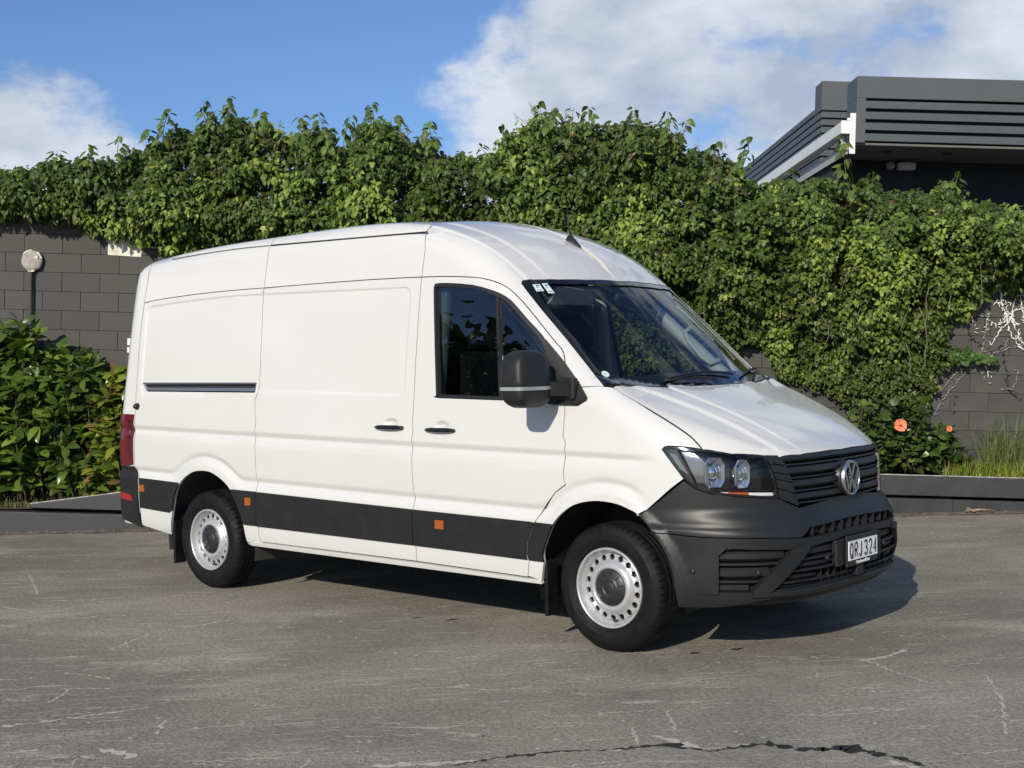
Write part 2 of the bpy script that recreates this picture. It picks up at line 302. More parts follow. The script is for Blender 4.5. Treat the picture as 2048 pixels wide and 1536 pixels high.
TR={
 'seamR':[[float("nan"),float("nan"),float("nan")],[-0.863,-0.87,2.285],[-0.879,-0.894,2.13],[-0.895,-0.924,1.905],[-0.896,-0.955,1.648],[-0.892,-0.984,1.397],[-0.885,-0.998,1.269],[-0.887,-1.008,1.068],[-0.9,-1.005,0.878],[-0.841,-1.006,0.781],[-0.837,-1.005,0.598],[-0.84,-0.987,0.408]],
 'seamTop1':[[-0.879,-0.894,2.13],[-0.687,-0.892,2.147],[-0.288,-0.888,2.164],[0.184,-0.886,2.173],[0.581,-0.885,2.173]],
 'seamTop2':[[0.581,-0.885,2.173],[0.755,-0.884,2.173],[1.226,-0.883,2.174],[1.668,-0.882,2.172],[2.038,-0.882,2.166],[2.143,-0.882,2.162]],
 'seamTopF':[[2.143,-0.882,2.162],[2.346,-0.883,2.155],[2.578,-0.884,2.137],[2.697,-0.876,2.117],[2.811,-0.863,2.077],[2.899,-0.86,2.02],[2.994,-0.867,1.942],[3.123,-0.882,1.823],[3.219,-0.892,1.733],[3.268,-0.895,1.689],[3.296,-0.906,1.651],[3.316,-0.924,1.606],[3.329,-0.945,1.552],[3.342,-0.967,1.467]],
 'seamFD':[[3.342,-0.967,1.467],[3.347,-0.976,1.396],[3.353,-0.982,1.34],[3.352,-0.989,1.281],[3.351,-1.0,1.188],[3.37,-1.003,1.16],[3.359,-1.005,1.033],[3.355,-1.009,0.959],[3.368,-1.007,0.92],[3.295,-1.006,0.874],[3.192,-0.998,0.768],[3.137,-1.008,0.69],[3.084,-1.006,0.575],[3.073,-1.004,0.5],[3.086,-1.002,0.463],[3.067,-0.993,0.367]],
 'seamBlow':[[2.143,-0.882,2.162],[2.142,-0.89,2.111],[2.141,-0.911,1.955],[2.142,-0.931,1.798],[2.141,-0.953,1.61],[2.146,-0.979,1.391],[2.145,-0.996,1.241],[2.154,-0.999,1.211],[2.144,-1.005,1.129],[2.145,-1.008,0.939],[2.155,-0.998,0.788],[2.147,-1.008,0.707],[2.142,-1.002,0.481],[2.163,-1.002,0.474],[2.156,-0.993,0.382]],
 'seamBup':[[2.143,-0.882,2.162],[2.145,-0.872,2.22],[2.147,-0.849,2.344],[2.105,-0.785,2.464],[2.063,-0.726,2.508]],
 'seamClow':[[0.581,-0.885,2.173],[0.572,-0.886,2.113],[0.588,-0.922,1.84],[0.602,-0.962,1.503],[0.592,-0.978,1.424],[0.571,-0.982,1.384],[0.582,-0.995,1.272],[0.597,-0.998,1.248],[0.587,-1.003,1.148],[0.592,-1.007,0.918],[0.599,-0.999,0.802],[0.593,-1.008,0.745],[0.569,-1.002,0.501],[0.609,-1.001,0.49],[0.599,-0.998,0.443],[0.616,-0.989,0.388]],
 'seamCup':[[0.581,-0.885,2.173],[0.58,-0.88,2.203],[0.583,-0.854,2.347],[0.575,-0.817,2.47],[0.557,-0.801,2.497]],
 'sillU':[[0.616,-0.989,0.388],[2.156,-0.993,0.382],[3.067,-0.993,0.367]],
 'sillL':[[0.45,-0.98,0.364],[0.591,-0.98,0.363],[3.17,-0.987,0.339]],
 'archR':[[-0.472,-0.975,0.368],[-0.414,-1.004,0.551],[-0.359,-1.007,0.699],[-0.275,-1.01,0.783],[-0.151,-1.011,0.845],[-0.033,-1.012,0.862],[0.082,-1.012,0.854],[0.207,-1.011,0.805],[0.299,-1.009,0.74],[0.37,-1.007,0.646],[0.424,-1.004,0.532],[0.448,-0.984,0.375]],
 'archF':[[3.196,-1.002,0.455],[3.196,-1.005,0.524],[3.236,-1.007,0.617],[3.283,-1.009,0.697],[3.357,-1.01,0.762],[3.445,-1.012,0.809],[3.573,-1.012,0.833],[3.697,-1.012,0.829],[3.784,-1.01,0.809],[3.867,-1.003,0.77],[3.944,-0.994,0.699],[4.011,-0.981,0.6],[4.049,-0.971,0.498],[4.065,-0.954,0.355],[4.067,-0.936,0.295]],
 'fendbump':[[3.863,-1.004,0.771],[3.98,-0.974,0.86],[4.111,-0.938,0.973]],
 'hl':[[4.0,-0.965,1.134],[4.012,-0.959,1.147],[4.031,-0.952,1.152],[4.197,-0.876,1.137],[4.431,-0.646,1.095],[4.466,-0.633,1.035],[4.487,-0.614,0.949],[4.495,-0.605,0.864],[4.467,-0.654,0.867],[4.346,-0.798,0.884],[4.232,-0.88,0.902],[4.17,-0.913,0.928],[4.116,-0.936,0.979],[4.055,-0.955,1.062]],
 'hoodside':[[3.627,-0.89,1.458],[3.768,-0.895,1.397],[3.906,-0.903,1.334],[3.993,-0.898,1.288],[4.064,-0.891,1.247],[4.131,-0.883,1.202],[4.166,-0.88,1.17],[4.196,-0.876,1.137]],
 'hoodfront':[[4.196,-0.876,1.137],[4.322,-0.779,1.116],[4.431,-0.646,1.095],[4.479,-0.577,1.089],[4.527,-0.426,1.093],[4.55,-0.242,1.097],[4.554,-0.104,1.099]],
 'hoodrear':[[3.627,-0.89,1.458],[3.683,-0.612,1.458],[3.748,-0.191,1.455],[3.752,-0.009,1.455]],
 'wsside':[[3.589,-0.909,1.463],[3.306,-0.841,1.708],[3.236,-0.843,1.768],[3.076,-0.826,1.919],[2.946,-0.807,2.038],[2.895,-0.795,2.086]],
 'wstop':[[2.895,-0.795,2.086],[2.887,-0.771,2.105],[2.918,-0.699,2.108],[2.966,-0.518,2.112],[3.005,-0.288,2.116],[3.024,-0.032,2.116]],
 'wsbot':[[3.589,-0.909,1.463],[3.683,-0.612,1.458],[3.748,-0.191,1.455],[3.752,-0.009,1.455]],
 'win':[[2.258,-0.894,2.081],[2.261,-0.891,2.103],[2.282,-0.889,2.113],[2.385,-0.889,2.11],[2.584,-0.892,2.088],[2.711,-0.893,2.057],[2.802,-0.89,2.027],[2.892,-0.889,1.977],[3.021,-0.902,1.866],[3.142,-0.91,1.764],[3.193,-0.925,1.697],[3.246,-0.948,1.595],[3.279,-0.964,1.495],[3.279,-0.978,1.379],[2.881,-0.977,1.394],[2.353,-0.976,1.406],[2.337,-0.975,1.416]],
 'divider':[[2.773,-0.892,2.038],[2.797,-0.89,2.029],[2.879,-0.977,1.394],[2.854,-0.977,1.395]],
 'sail':[[3.171,-0.911,1.74],[3.317,-0.924,1.606],[3.445,-0.943,1.477],[3.508,-0.963,1.41],[3.505,-0.969,1.394],[3.449,-0.978,1.367],[3.268,-0.979,1.369],[3.236,-0.978,1.373],[3.258,-0.966,1.481],[3.227,-0.947,1.61]],
 'apsplit':[[3.342,-0.967,1.467],[3.457,-0.945,1.466],[3.589,-0.909,1.463]],
 'rail':[[-0.824,-0.964,1.508],[0.598,-0.962,1.501],[0.613,-0.976,1.437],[-0.76,-0.971,1.445]],
 'band':[[-0.841,-1.007,0.779],[-0.326,-1.009,0.764],[0.592,-1.008,0.741],[2.15,-1.008,0.709],[3.125,-1.008,0.694],[3.279,-1.008,0.688]],
 'bandlo':[[-0.819,-1.0,0.498],[-0.457,-1.001,0.505]],
 'bandlo2':[[0.449,-1.002,0.497],[0.578,-1.002,0.497],[2.142,-1.003,0.482],[3.078,-1.003,0.469],[3.202,-1.003,0.467]],
 'rearlow':[[-0.812,-1.003,0.549],[-0.459,-1.003,0.531],[-0.472,-0.975,0.368],[-0.839,-0.988,0.41]],
 'bumpsplit':[[3.95,-0.993,0.69],[4.066,-0.97,0.684],[4.17,-0.941,0.676],[4.267,-0.903,0.672],[4.391,-0.832,0.67],[4.506,-0.724,0.666],[4.6,-0.548,0.654]],
 'bumpbot':[[4.067,-0.936,0.295],[4.179,-0.9,0.291],[4.347,-0.823,0.308],[4.471,-0.726,0.335],[4.577,-0.543,0.353],[4.617,-0.339,0.365],[4.624,-0.119,0.364]],
 'grille':[[4.476,-0.582,1.089],[4.506,-0.547,1.035],[4.533,-0.508,0.91],[4.548,-0.484,0.807],[4.588,-0.031,0.834],[4.555,-0.106,1.096]],
 'grillefar':[[4.524,0.436,1.095],[4.532,0.482,1.016],[float("nan"),float("nan"),float("nan")]],
 'ribs':[[4.432,-0.647,1.093],[4.475,-0.582,1.089],[4.506,-0.547,1.035],[4.533,-0.508,0.91],[4.548,-0.484,0.807],[4.497,-0.601,0.863],[4.487,-0.614,0.949],[4.466,-0.633,1.035]],
 'slot':[[4.599,-0.552,0.654],[4.616,-0.482,0.701],[4.641,-0.08,0.714],[float("nan"),float("nan"),float("nan")],[float("nan"),float("nan"),float("nan")],[4.646,-0.092,0.665],[4.631,-0.412,0.656]],
 'fog':[[4.292,-0.876,0.379],[4.293,-0.887,0.476],[4.312,-0.881,0.577],[4.328,-0.872,0.606],[4.358,-0.855,0.617],[4.583,-0.599,0.597],[4.476,-0.733,0.376]],
 'fogring':[[4.203,-0.915,0.373],[4.226,-0.918,0.5],[4.253,-0.909,0.607],[4.282,-0.896,0.624],[4.595,-0.566,0.618],[4.493,-0.71,0.364]],
 'diag':[[4.581,-0.602,0.598],[4.604,-0.539,0.634],[4.612,-0.512,0.592],[4.486,-0.724,0.381],[4.439,-0.772,0.376],[4.427,-0.786,0.387]],
 'lowg':[[4.612,-0.512,0.592],[4.632,-0.415,0.603],[float("nan"),float("nan"),float("nan")],[float("nan"),float("nan"),float("nan")],[float("nan"),float("nan"),float("nan")],[4.618,-0.395,0.397],[4.504,-0.703,0.39]],
 'sens':[[4.163,-0.941,0.49],[4.464,-0.77,0.483],[4.641,-0.346,0.525]],
 'handles':[[1.817,-0.998,1.23],[2.076,-0.997,1.228],[1.926,-0.979,1.253],[1.947,-1.0,1.204],[2.265,-0.998,1.222],[2.52,-0.998,1.217],[2.377,-0.979,1.244],[2.396,-1.001,1.191]],
 'dot':[[-0.859,-0.991,1.329]],
 'mark':[[-0.786,-1.007,0.697],[0.511,-1.007,0.668],[2.385,-1.007,0.629]],
 'redl':[[-1.038,-1.005,0.63],[-0.914,-1.006,0.617]],
 'stick':[[2.935,-0.746,2.077],[2.95,-0.696,2.08],[2.995,-0.709,2.037],[2.981,-0.763,2.032],[2.952,-0.679,2.084],[2.96,-0.638,2.088],[3.03,-0.651,2.024],[3.018,-0.695,2.022]],
 'vws':[[3.511,-0.805,1.538]],
 'wip':[[3.684,-0.452,1.474],[3.695,-0.269,1.493],[3.693,-0.076,1.509],[3.681,0.292,1.503],[3.709,0.362,1.467],[3.514,0.842,1.522]],
 'ant':[[2.646,-0.058,2.4],[2.733,-0.012,2.35]],
 'emb':[[4.584,-0.0,0.93]],
 'gut':[[-0.562,-0.824,2.443],[-0.068,-0.817,2.467],[0.451,-0.809,2.477],[0.568,-0.808,2.478],[1.41,-0.814,2.464],[2.106,-0.788,2.461]],
 'swlo':[[-0.696,-1.004,0.87],[0.631,-1.002,0.835],[1.556,-0.998,0.8],[2.135,-0.999,0.772],[2.865,-1.001,0.752],[3.212,-1.004,0.812]],
 'rec1':[[-0.826,-0.906,1.996],[-0.773,-0.893,2.083],[-0.17,-0.888,2.114],[0.575,-0.887,2.127]],
 'rec2':[[0.577,-0.889,2.131],[1.481,-0.889,2.13],[1.999,-0.889,2.117],[2.057,-0.894,2.079],[2.064,-0.927,1.831],[2.046,-0.975,1.422],[0.577,-0.977,1.433]],
}
# ------------------------------------------------------------ panels cut out of the body surface
S2=math.sqrt(.5)
class Ortho:
    def __init__(s,e1,e2,n,off,t0,t1): s.e1,s.e2,s.n=map(np.array,(e1,e2,n)); s.off,s.t0,s.t1=off,t0,t1
    def to2(s,P): P=np.asarray(P,float); return np.stack([P@s.e1,P@s.e2],-1)
    def lift(s,Q): 
        O=Q[:,:1]*s.e1+Q[:,1:]*s.e2+s.n*s.off; return march(O,np.repeat(-s.n[None].astype(float),len(Q),0),s.t0,s.t1,150)
class Radial:
    cx=3.5
    def to2(s,P): P=np.asarray(P,float); return np.stack([np.arctan2(-P[:,1],P[:,0]-s.cx),P[:,2]],-1)
    def lift(s,Q):
        d=np.stack([np.cos(Q[:,0]),-np.sin(Q[:,0]),np.zeros(len(Q))],-1); O=np.stack([np.full(len(Q),s.cx),np.zeros(len(Q)),Q[:,1]],-1)+d*2.2
        return march(O,-d,.4,2.0,150)
SIDE=Ortho((1,0,0),(0,0,1),(0,-1,0),2.0,.85,1.6)
TOP=Ortho((1,0,0),(0,1,0),(0,0,1),4.0,1.2,3.4)
OBL=Ortho((1,0,0),(0,S2,S2),(0,-S2,S2),4.0,1.2,3.9)
NOSE=Radial()
BACK=Ortho((0,1,0),(0,0,1),(-1,0,0),3.0,1.2,2.6)
RCOR=Ortho((.8,-.6,0),(0,0,1),(-.6,-.8,0),3.0,.8,2.6)
def pip(P,poly):
    x,y=P[:,0],P[:,1]; r=np.zeros(len(P),bool); n=len(poly)
    for i in range(n):
        x0,y0=poly[i]; x1,y1=poly[(i+1)%n]
        c=((y0>y)!=(y1>y)); 
        with np.errstate(divide='ignore',invalid='ignore'): xi=(x1-x0)*(y-y0)/(y1-y0)+x0
        r^=c&(x<xi)
    return r
def inset_poly(Q,d,fixed):
    n=len(Q); A=0.5*np.sum(Q[:,0]*np.roll(Q[:,1],-1)-np.roll(Q[:,0],-1)*Q[:,1]); s=1 if A>0 else -1
    E=np.roll(Q,-1,0)-Q; L=np.linalg.norm(E,axis=1,keepdims=True)+1e-9; nrm=s*np.stack([-E[:,1],E[:,0]],-1)/L
    out=Q.copy()
    for i in range(n):
        if fixed[i]: continue
        a,b=nrm[i-1],nrm[i]; m=a+b; k=np.dot(m,m)
        if k<1e-6: m=a;k=1
        out[i]=Q[i]+m*(2*d/max(k,.5))
    return out
def resample(Q,step):
    o=[]
    for i in range(len(Q)):
        a,b=Q[i],Q[(i+1)%len(Q)]; k=max(1,int(np.ceil(np.linalg.norm(b-a)/step)))
        for j in range(k): o.append(a+(b-a)*j/k)
    return np.array(o)
def smooth_line(P,k=4):
    """Catmull-Rom through 3-D points"""
    P=np.asarray(P,float); Q=np.vstack([2*P[0]-P[1],P,2*P[-1]-P[-2]]); o=[]
    for i in range(1,len(Q)-2):
        for t in np.arange(k)/k:
            o.append(.5*((2*Q[i])+(-Q[i-1]+Q[i+1])*t+(2*Q[i-1]-5*Q[i]+4*Q[i+1]-Q[i+2])*t*t+(-Q[i-1]+3*Q[i]-3*Q[i+1]+Q[i+2])*t**3))
    o.append(P[-1]); return np.array(o)
def mindist(P,B,chunk=2000):
    o=np.empty(len(P))
    for i in range(0,len(P),chunk): o[i:i+chunk]=np.sqrt(((P[i:i+chunk,None]-B[None])**2).sum(-1).min(1))
    return o
def feature_points(kind,x0,x1):
    L=[]
    if kind=='side':
        xs=np.arange(x0,x1,.032)
        for zp in list(np.arange(1.108,1.192,.0075))+list(np.arange(.735,.885,.011)): L.append(np.stack([xs,zp-TILT*xs],-1))
        for ax,az in ARCH:
            th=np.radians(np.arange(-5,186,3.))
            for r in np.arange(.485,.62,.011): L.append(np.stack([ax+r*np.cos(th),az+r*np.sin(th)],-1))
        bx0,bx1,bz0,bz1,r=PANEL_RECESS[0]
        for o in np.arange(-.016,.009,.005):
            c=[]
            for cx,cz,a0 in ((bx1-r,bz1-r,0),(bx0+r,bz1-r,90),(bx0+r,bz0+r,180),(bx1-r,bz0+r,270)):
                for a in np.radians(np.arange(a0,a0+91,10)): c.append((cx+(r+o)*math.cos(a),cz+(r+o)*math.sin(a)))
            c=resample(np.array(c),.04); zd=c[:,1]-TILT*c[:,0]-.042*np.maximum(.4-c[:,0],0)**1.6
            L.append(np.stack([c[:,0],zd],-1))
        for dx,dz in DENTS:
            for r in (0,.3,.6,.8,.95,1.1,1.3,1.6):
                th=np.radians(np.arange(0,360,20)); L.append(np.stack([dx+.052*r*np.cos(th),dz+.026*r*np.sin(th)],-1))
    return np.vstack(L)
SIDE_FEATS=feature_points('side',-1.2,4.1)
def obl_feats(x0,x1):
    L=[]; xs=np.arange(x0,x1,.04)
    for zp in np.arange(2.466,2.51,.0035):
        z=zp-TILT*xs-.042*np.maximum(.4-xs,0)**1.6; y=-half_width(xs,z); L.append(np.stack([xs,(y+z)*S2],-1))
    return np.vstack(L)
def dome_feats():
    L=[]; xs=np.arange(1.95,3.02,.03)
    for y in list(np.arange(.725,.766,.0045))+list(np.arange(.575,.626,.006)):
        z=top_z(xs,np.full_like(xs,y)); L.append(np.stack([xs,(-y+z)*S2],-1))
    return np.vstack(L)
def hood_feats():
    L=[]; xs=np.arange(3.6,4.56,.02)
    ya=np.interp(xs,[3.6,3.75,4.0,4.5],[.80,.66,.60,.545]); yb=np.interp(xs,[3.6,4.0,4.5],[.49,.44,.40])
    for d in np.arange(-.036,.037,.006):
        for s in (-1,1):
            L.append(np.stack([xs,s*(ya+d)],-1)); L.append(np.stack([xs,s*(yb+d*.6)],-1))
    return np.vstack(L)
def patch(chart,poly,holes=(),spacing=.035,feats=None,inset=.003,thick=.022,off=0.0,edge=.022,wall=True):
    P=np.asarray(poly,float); Q=chart.to2(P)
    mid=np.abs(P[:,1])<2e-3
    if inset: Q=inset_poly(Q,inset,mid)
    Bq=resample(Q,edge); loops=[Bq]
    for h in holes: loops.append(resample(inset_poly(chart.to2(np.asarray(h,float)),-inset,[False]*len(h)),edge))
    allb=np.vstack(loops)
    lo,hi=Bq.min(0),Bq.max(0)
    gx,gy=np.meshgrid(np.arange(lo[0]+spacing*.5,hi[0],spacing),np.arange(lo[1]+spacing*.5,hi[1],spacing)); I=np.stack([gx.ravel(),gy.ravel()],-1)
    if feats is not None:
        f=feats[pip(feats,Bq)]
        if len(f):
            k=np.round(f/.004).astype(int); _,u=np.unique(k,axis=0,return_index=True); f=f[np.sort(u)]
            I=I[pip(I,Bq)]; I=np.vstack([I[mindist(I,f)>.024] if len(I) else I,f])
    def inside(p):
        m=pip(p,loops[0])
        for h in loops[1:]: m&=~pip(p,h)
        return m
    I=I[inside(I)] if len(I) else I
    if len(I): I=I[mindist(I,allb)>min(edge,spacing)*.33]
    pts=np.vstack([allb,I]) if len(I) else allb
    E=[];k=0
    for l in loops: E+=[(k+i,k+(i+1)%len(l)) for i in range(len(l))]; k+=len(l)
    r=delaunay_2d_cdt([Vector(p) for p in pts],E,[],0,1e-6)
    v2=np.array([(v.x,v.y) for v in r[0]]); T=np.array([t for t in r[2] if len(t)==3])
    c=v2[T].mean(1); T=T[inside(c)]
    a=v2[T]; ar=.5*((a[:,1,0]-a[:,0,0])*(a[:,2,1]-a[:,0,1])-(a[:,1,1]-a[:,0,1])*(a[:,2,0]-a[:,0,0])); T=T[np.abs(ar)>1e-9]
    used=np.unique(T); mp=-np.ones(len(v2),int); mp[used]=np.arange(len(used)); T=mp[T]; v2=v2[used]
    V=chart.lift(v2); ok=~np.isnan(V[:,0]); T=T[ok[T].all(1)]; V[~ok]=0
    Nn=Gn(V); Nn[~ok]=0
    # winding so that the geometric normal agrees with the surface normal
    g=np.cross(V[T[:,1]]-V[T[:,0]],V[T[:,2]]-V[T[:,0]]); flip=(g*Nn[T].mean(1)).sum(1)<0; T[flip]=T[flip][:,::-1]
    Vs=V+Nn*off
    faces=[tuple(t) for t in T]; ln=[Nn[i] for t in T for i in t]; nv=len(Vs)
    if wall:
        cnt={}
        for t in T:
            for i in range(3):
                a,b=t[i],t[(i+1)%3]; cnt[(a,b)]=cnt.get((a,b),0)+1
        inner={}; extra=[]
        for (a,b) in list(cnt):
            if (b,a) in cnt: continue
            if abs(V[a,1])<4e-3 and abs(V[b,1])<4e-3: continue
            for i in (a,b):
                if i not in inner: inner[i]=nv+len(extra); extra.append(Vs[i]-Nn[i]*thick)
            q=(b,a,inner[a],inner[b]); faces.append(q)
            A,B,Cc=Vs[b],Vs[a],extra[inner[a]-nv]; w=np.cross(B-A,Cc-B); w=w/(np.linalg.norm(w)+1e-12); ln+=[w]*4
        if extra: Vs=np.vstack([Vs,np.array(extra)])
    return Vs,faces,ln
def panel(name,m,parent,patches,mirror_join=False):
    V=[];F=[];L=[];k=0
    for p in patches:
        vs,fs,ln=p; V.append(vs); F+=[tuple(int(i)+k for i in f) for f in fs]; L+=[tuple(x) for x in ln]; k+=len(vs)
        if mirror_join:
            V.append(vs*np.array([1,-1,1])); j=0
            for f in fs:
                n=len(f); F.append(tuple(int(i)+k for i in f[::-1])); L+=[(x[0],-x[1],x[2]) for x in ln[j:j+n]][::-1]; j+=n
            k+=len(vs)
    me=raw_mesh(name,np.vstack(V),F,m,lnorm=L)
    return obj(name,me,parent)
def mirrored(o,parent):
    """the same part on the far side of the van, with its sub-parts"""
    c=o.copy(); COL.objects.link(c); c.parent=parent; c.scale=(c.scale[0],-c.scale[1],c.scale[2]); c.location=(o.location[0],-o.location[1],o.location[2])
    for ch in list(o.children):
        d=ch.copy(); COL.objects.link(d); d.parent=c
    return c
def on_side(X,z,off=0.0):
    """point on the near flank"""
    P=march(np.array([[X,-1.4,z]]),np.array([[0,1.,0]]),0,.9,120)[0]; n=Gn(P[None])[0]; return P+n*off,n
def rad_pts(phis,zs,off):
    P=NOSE.lift(np.stack([np.asarray(phis,float),np.asarray(zs,float)],-1)); n=Gn(P); n[:,2]*=.0; n/=np.linalg.norm(n,axis=1,keepdims=True); return P+n*off
def bar_rad(mb,z,h,phi0,phi1,o_out,o_in,n=28,z1=None,chamf=.25):
    """a bar that follows the nose of the van: outer face o_out, back o_in from the surface"""
    ph=np.linspace(phi0,phi1,n); zz=np.linspace(z,z if z1 is None else z1,n)
    rows=[rad_pts(ph,zz+d,o) for d,o in ((-h/2,o_in),(-h/2,o_out-chamf*h),(-h/2*(1-2*chamf),o_out),(h/2*(1-2*chamf),o_out),(h/2,o_out-chamf*h),(h/2,o_in))]
    # keep the z of the request
    V=[];F=[]
    for i in range(n):
        for r in rows: V.append(tuple(r[i]))
    for i in range(n-1):
        for j in range(5): F.append((i*6+j,i*6+j+1,(i+1)*6+j+1,(i+1)*6+j))
    F.append([0,1,2,3,4,5]); F.append([(n-1)*6+j for j in range(6)][::-1])
    mb.add(V,F,False)
# ------------------------------------------------------------ the van
WHITE=mat('white paint',(.62,.62,.608),.34,coat=1.0,spec=.4,noise=(1.3,.012,3))
PLAST=mat('black trim plastic',(.015,.0155,.0165),.5,spec=.35,noise=(9,.12,4),bump=(420,.12,.0006))
BUMP=mat('grey bumper plastic',(.0155,.0168,.0185),.42,spec=.36,noise=(6,.10,4),bump=(520,.10,.0005))
GRILLE=mat('grille plastic',(.014,.015,.018),.42)
DARK=mat('dark void',(.006,.006,.007),.8)
RUBBER=mat('tyre rubber',(.0065,.0065,.007),.65,spec=.22,noise=(14,.25,5),bump=(160,.15,.001))
SEAL=mat('rubber seal',(.010,.010,.011),.5)
STEEL=mat('painted steel rim',(.56,.565,.58),.33,metal=.5,noise=(30,.05,3))
CHROME=mat('chrome',(.80,.80,.80),.13,metal=1.0)
SILVER=mat('satin chrome',(.62,.64,.68),.24,metal=1.0)
BRUSH=mat('aluminium rail',(.42,.42,.43),.34,metal=.9)
GLOSSB=mat('gloss black',(.006,.006,.007),.12,coat=.5)
WS_GLASS=glass('windscreen glass',(.66,.73,.73),1.52,0,1.1)
SD_GLASS=glass('side glass',(.28,.33,.34),1.52,0,2.5)
CLEAR=glass('clear lens',(.93,.95,.96),1.45,0,1.0)
RED=mat('red lamp',(.11,.005,.009),.2,coat=.5)
REDR=mat('red reflector',(.30,.010,.014),.25,coat=.6,bump=(300,.4,.001))
AMBER=mat('amber reflector',(.33,.085,.008),.3,coat=.5,bump=(220,.6,.002))
AMB2=mat('amber bulb cover',(.40,.07,.02),.3)
PALE=mat('pale cabin trim',(.42,.43,.41),.7)
DASH=mat('dashboard',(.022,.023,.026),.62,bump=(200,.2,.001))
SEATM=mat('seat cloth',(.03,.031,.034),.9)
PLATE=mat('plate white',(.82,.83,.84),.35)
INK=mat('plate black',(.01,.01,.012),.4)
STICK=mat('sticker paper',(.62,.75,.72),.5)
BLUEI=mat('sticker blue',(.05,.16,.35),.5)
van=empty('panel_van'); tag(van,'white high roof panel van with grey bumper and black lower trim','van')
T3=lambda k:[tuple(p) for p in TR[k]]
def fixup(P):
    P=np.array(P,float); return P
sR=np.array(TR['seamR'],float); sR[0]=(-.858,-.822,2.452)
top1=smooth_line(TR['seamTop1'],3); top2=np.array(TR['seamTop2']); topF=smooth_line(TR['seamTopF'],3)
# straight seams: use one fore-aft position with the small steps the photograph shows
Bl=np.array(TR['seamBlow']); Cl=np.array(TR['seamClow']); FD=np.array(TR['seamFD']); Fsm=FD
archR=smooth_line(TR['archR'],4); archF=smooth_line(TR['archF'],4)
sillU=np.array(TR['sillU']); sillL=np.array(TR['sillL'])
def j(*a): return np.vstack([np.atleast_2d(np.asarray(x,float)) for x in a])
def rv(a): return np.asarray(a,float)[::-1]
both=[]          # near-side parts that get a twin on the far side
# rear quarter
poly=j(sR[2:],archR[:1]+[[-.005,0,-.012]],archR,[(.455,-.98,.37)],[(.616,-.989,.37)],rv(Cl[1:-1]),rv(top1))
rl=np.array(TR['rail']); rail_hole=[tuple(rl[0]),(.560,-.969,1.503),(.560,-.976,1.438),tuple(rl[3])]
rq=panel('rear_quarter_panel',WHITE,van,[patch(SIDE,poly,holes=[rail_hole],feats=SIDE_FEATS)]); both.append(rq)
poly=j(Cl,sillU[1:2],rv(Bl[1:-1]),rv(top2))
sdoor=panel('sliding_door',WHITE,van,[patch(SIDE,poly,feats=SIDE_FEATS)]); both.append(sdoor)
win=smooth_line(TR['win'],2)
poly=j(Bl,sillU[2:],rv(FD[:-1]),rv(topF[:-1])[:-1])
fdoor=panel('front_door',WHITE,van,[patch(SIDE,poly,holes=[win],feats=SIDE_FEATS)]); both.append(fdoor)
hs=smooth_line(TR['hoodside'],3); hl=np.array(TR['hl'],float)
fb=np.array(TR['fendbump'],float)
af_f=archF[:int(len(archF)*.60)]; k0=np.argmin(np.abs(archF[:,0]-3.866)); afw=archF[:k0+1]
hl_back=hl[[12,13,0,1,2,3]]
poly=j(FD,[(3.17,-.987,.345)],afw,fb,hl_back,rv(hs)[1:],[(3.589,-.909,1.463)],[(3.457,-.945,1.466)])
fender=panel('front_wing',WHITE,van,[patch(OBL,poly,feats=OBL.to2(np.array([ (x,-half_width(np.array(x),np.array(z)),z) for x,z in SIDE_FEATS if x>3.0])),spacing=.03)]); both.append(fender)
# roof skins (one mesh over the full width each)
Cu=np.array(TR['seamCup'],float); Bu=np.array(TR['seamBup'],float)
def over(X): 
    o=[]
    for y in (-.74,-.6,-.4,-.2,0):
        o.append((X,y,float(top_z(np.array(X),np.array(y)))))
    return o
rear_edge=[(-.862,-.80,2.47),(-.862,-.7,2.49),(-.862,-.4,2.5),(-.862,0,2.5)]
ru=j([sR[2]],[sR[1]],[sR[0]],rear_edge,rv(over(.572)),rv(Cu[1:-1]),[Cu[0]],rv(top1)[1:-1])
OF=obl_feats(-1.0,2.5)
pr=panel('rear_roof',WHITE,van,[patch(OBL,ru,feats=OF)],True)
mu=j([Cu[0]],Cu[1:-1],over(.578),rv(over(2.10)),rv(Bu[:-1]),rv(top2)[1:-1])
pm=panel('middle_roof',WHITE,van,[patch(OBL,mu,feats=OF)],True)
wss=np.array(TR['wsside'],float); wst=np.array(TR['wstop'],float); wst[-1]=(3.024,0,2.117)
wss2=np.array([wss[0],(3.43,-.876,1.605),(3.27,-.846,1.745),wss[3],wss[4],wss[5]])
dm=j([Bu[0]],Bu[1:-1],over(2.106),[(2.5,0,2.45)],[(2.8,0,2.28)],rv(wst),rv(wss2)[1:],[(3.457,-.945,1.466)],rv(topF)[:-1])
pd=panel('cab_roof',WHITE,van,[patch(OBL,dm,feats=np.vstack([OF,dome_feats()]))],True)
# bonnet
hf=smooth_line(TR['hoodfront'],2); hf[-1]=(4.556,0,1.099); hr=np.array(TR['hoodrear'],float)
half=j(hs,hf[1:]); rear=j([(3.75,0,1.456)],rv(hr[:-1]))
near=j(hs,hf[1:]); full=j(near,rv(near[:-1])*[1,-1,1],hr[1:3]*[1,-1,1],[(3.752,0,1.456)],rv(hr[1:3]))
hood=panel('bonnet',WHITE,van,[patch(TOP,full,feats=hood_feats(),spacing=.04,inset=.0035)])
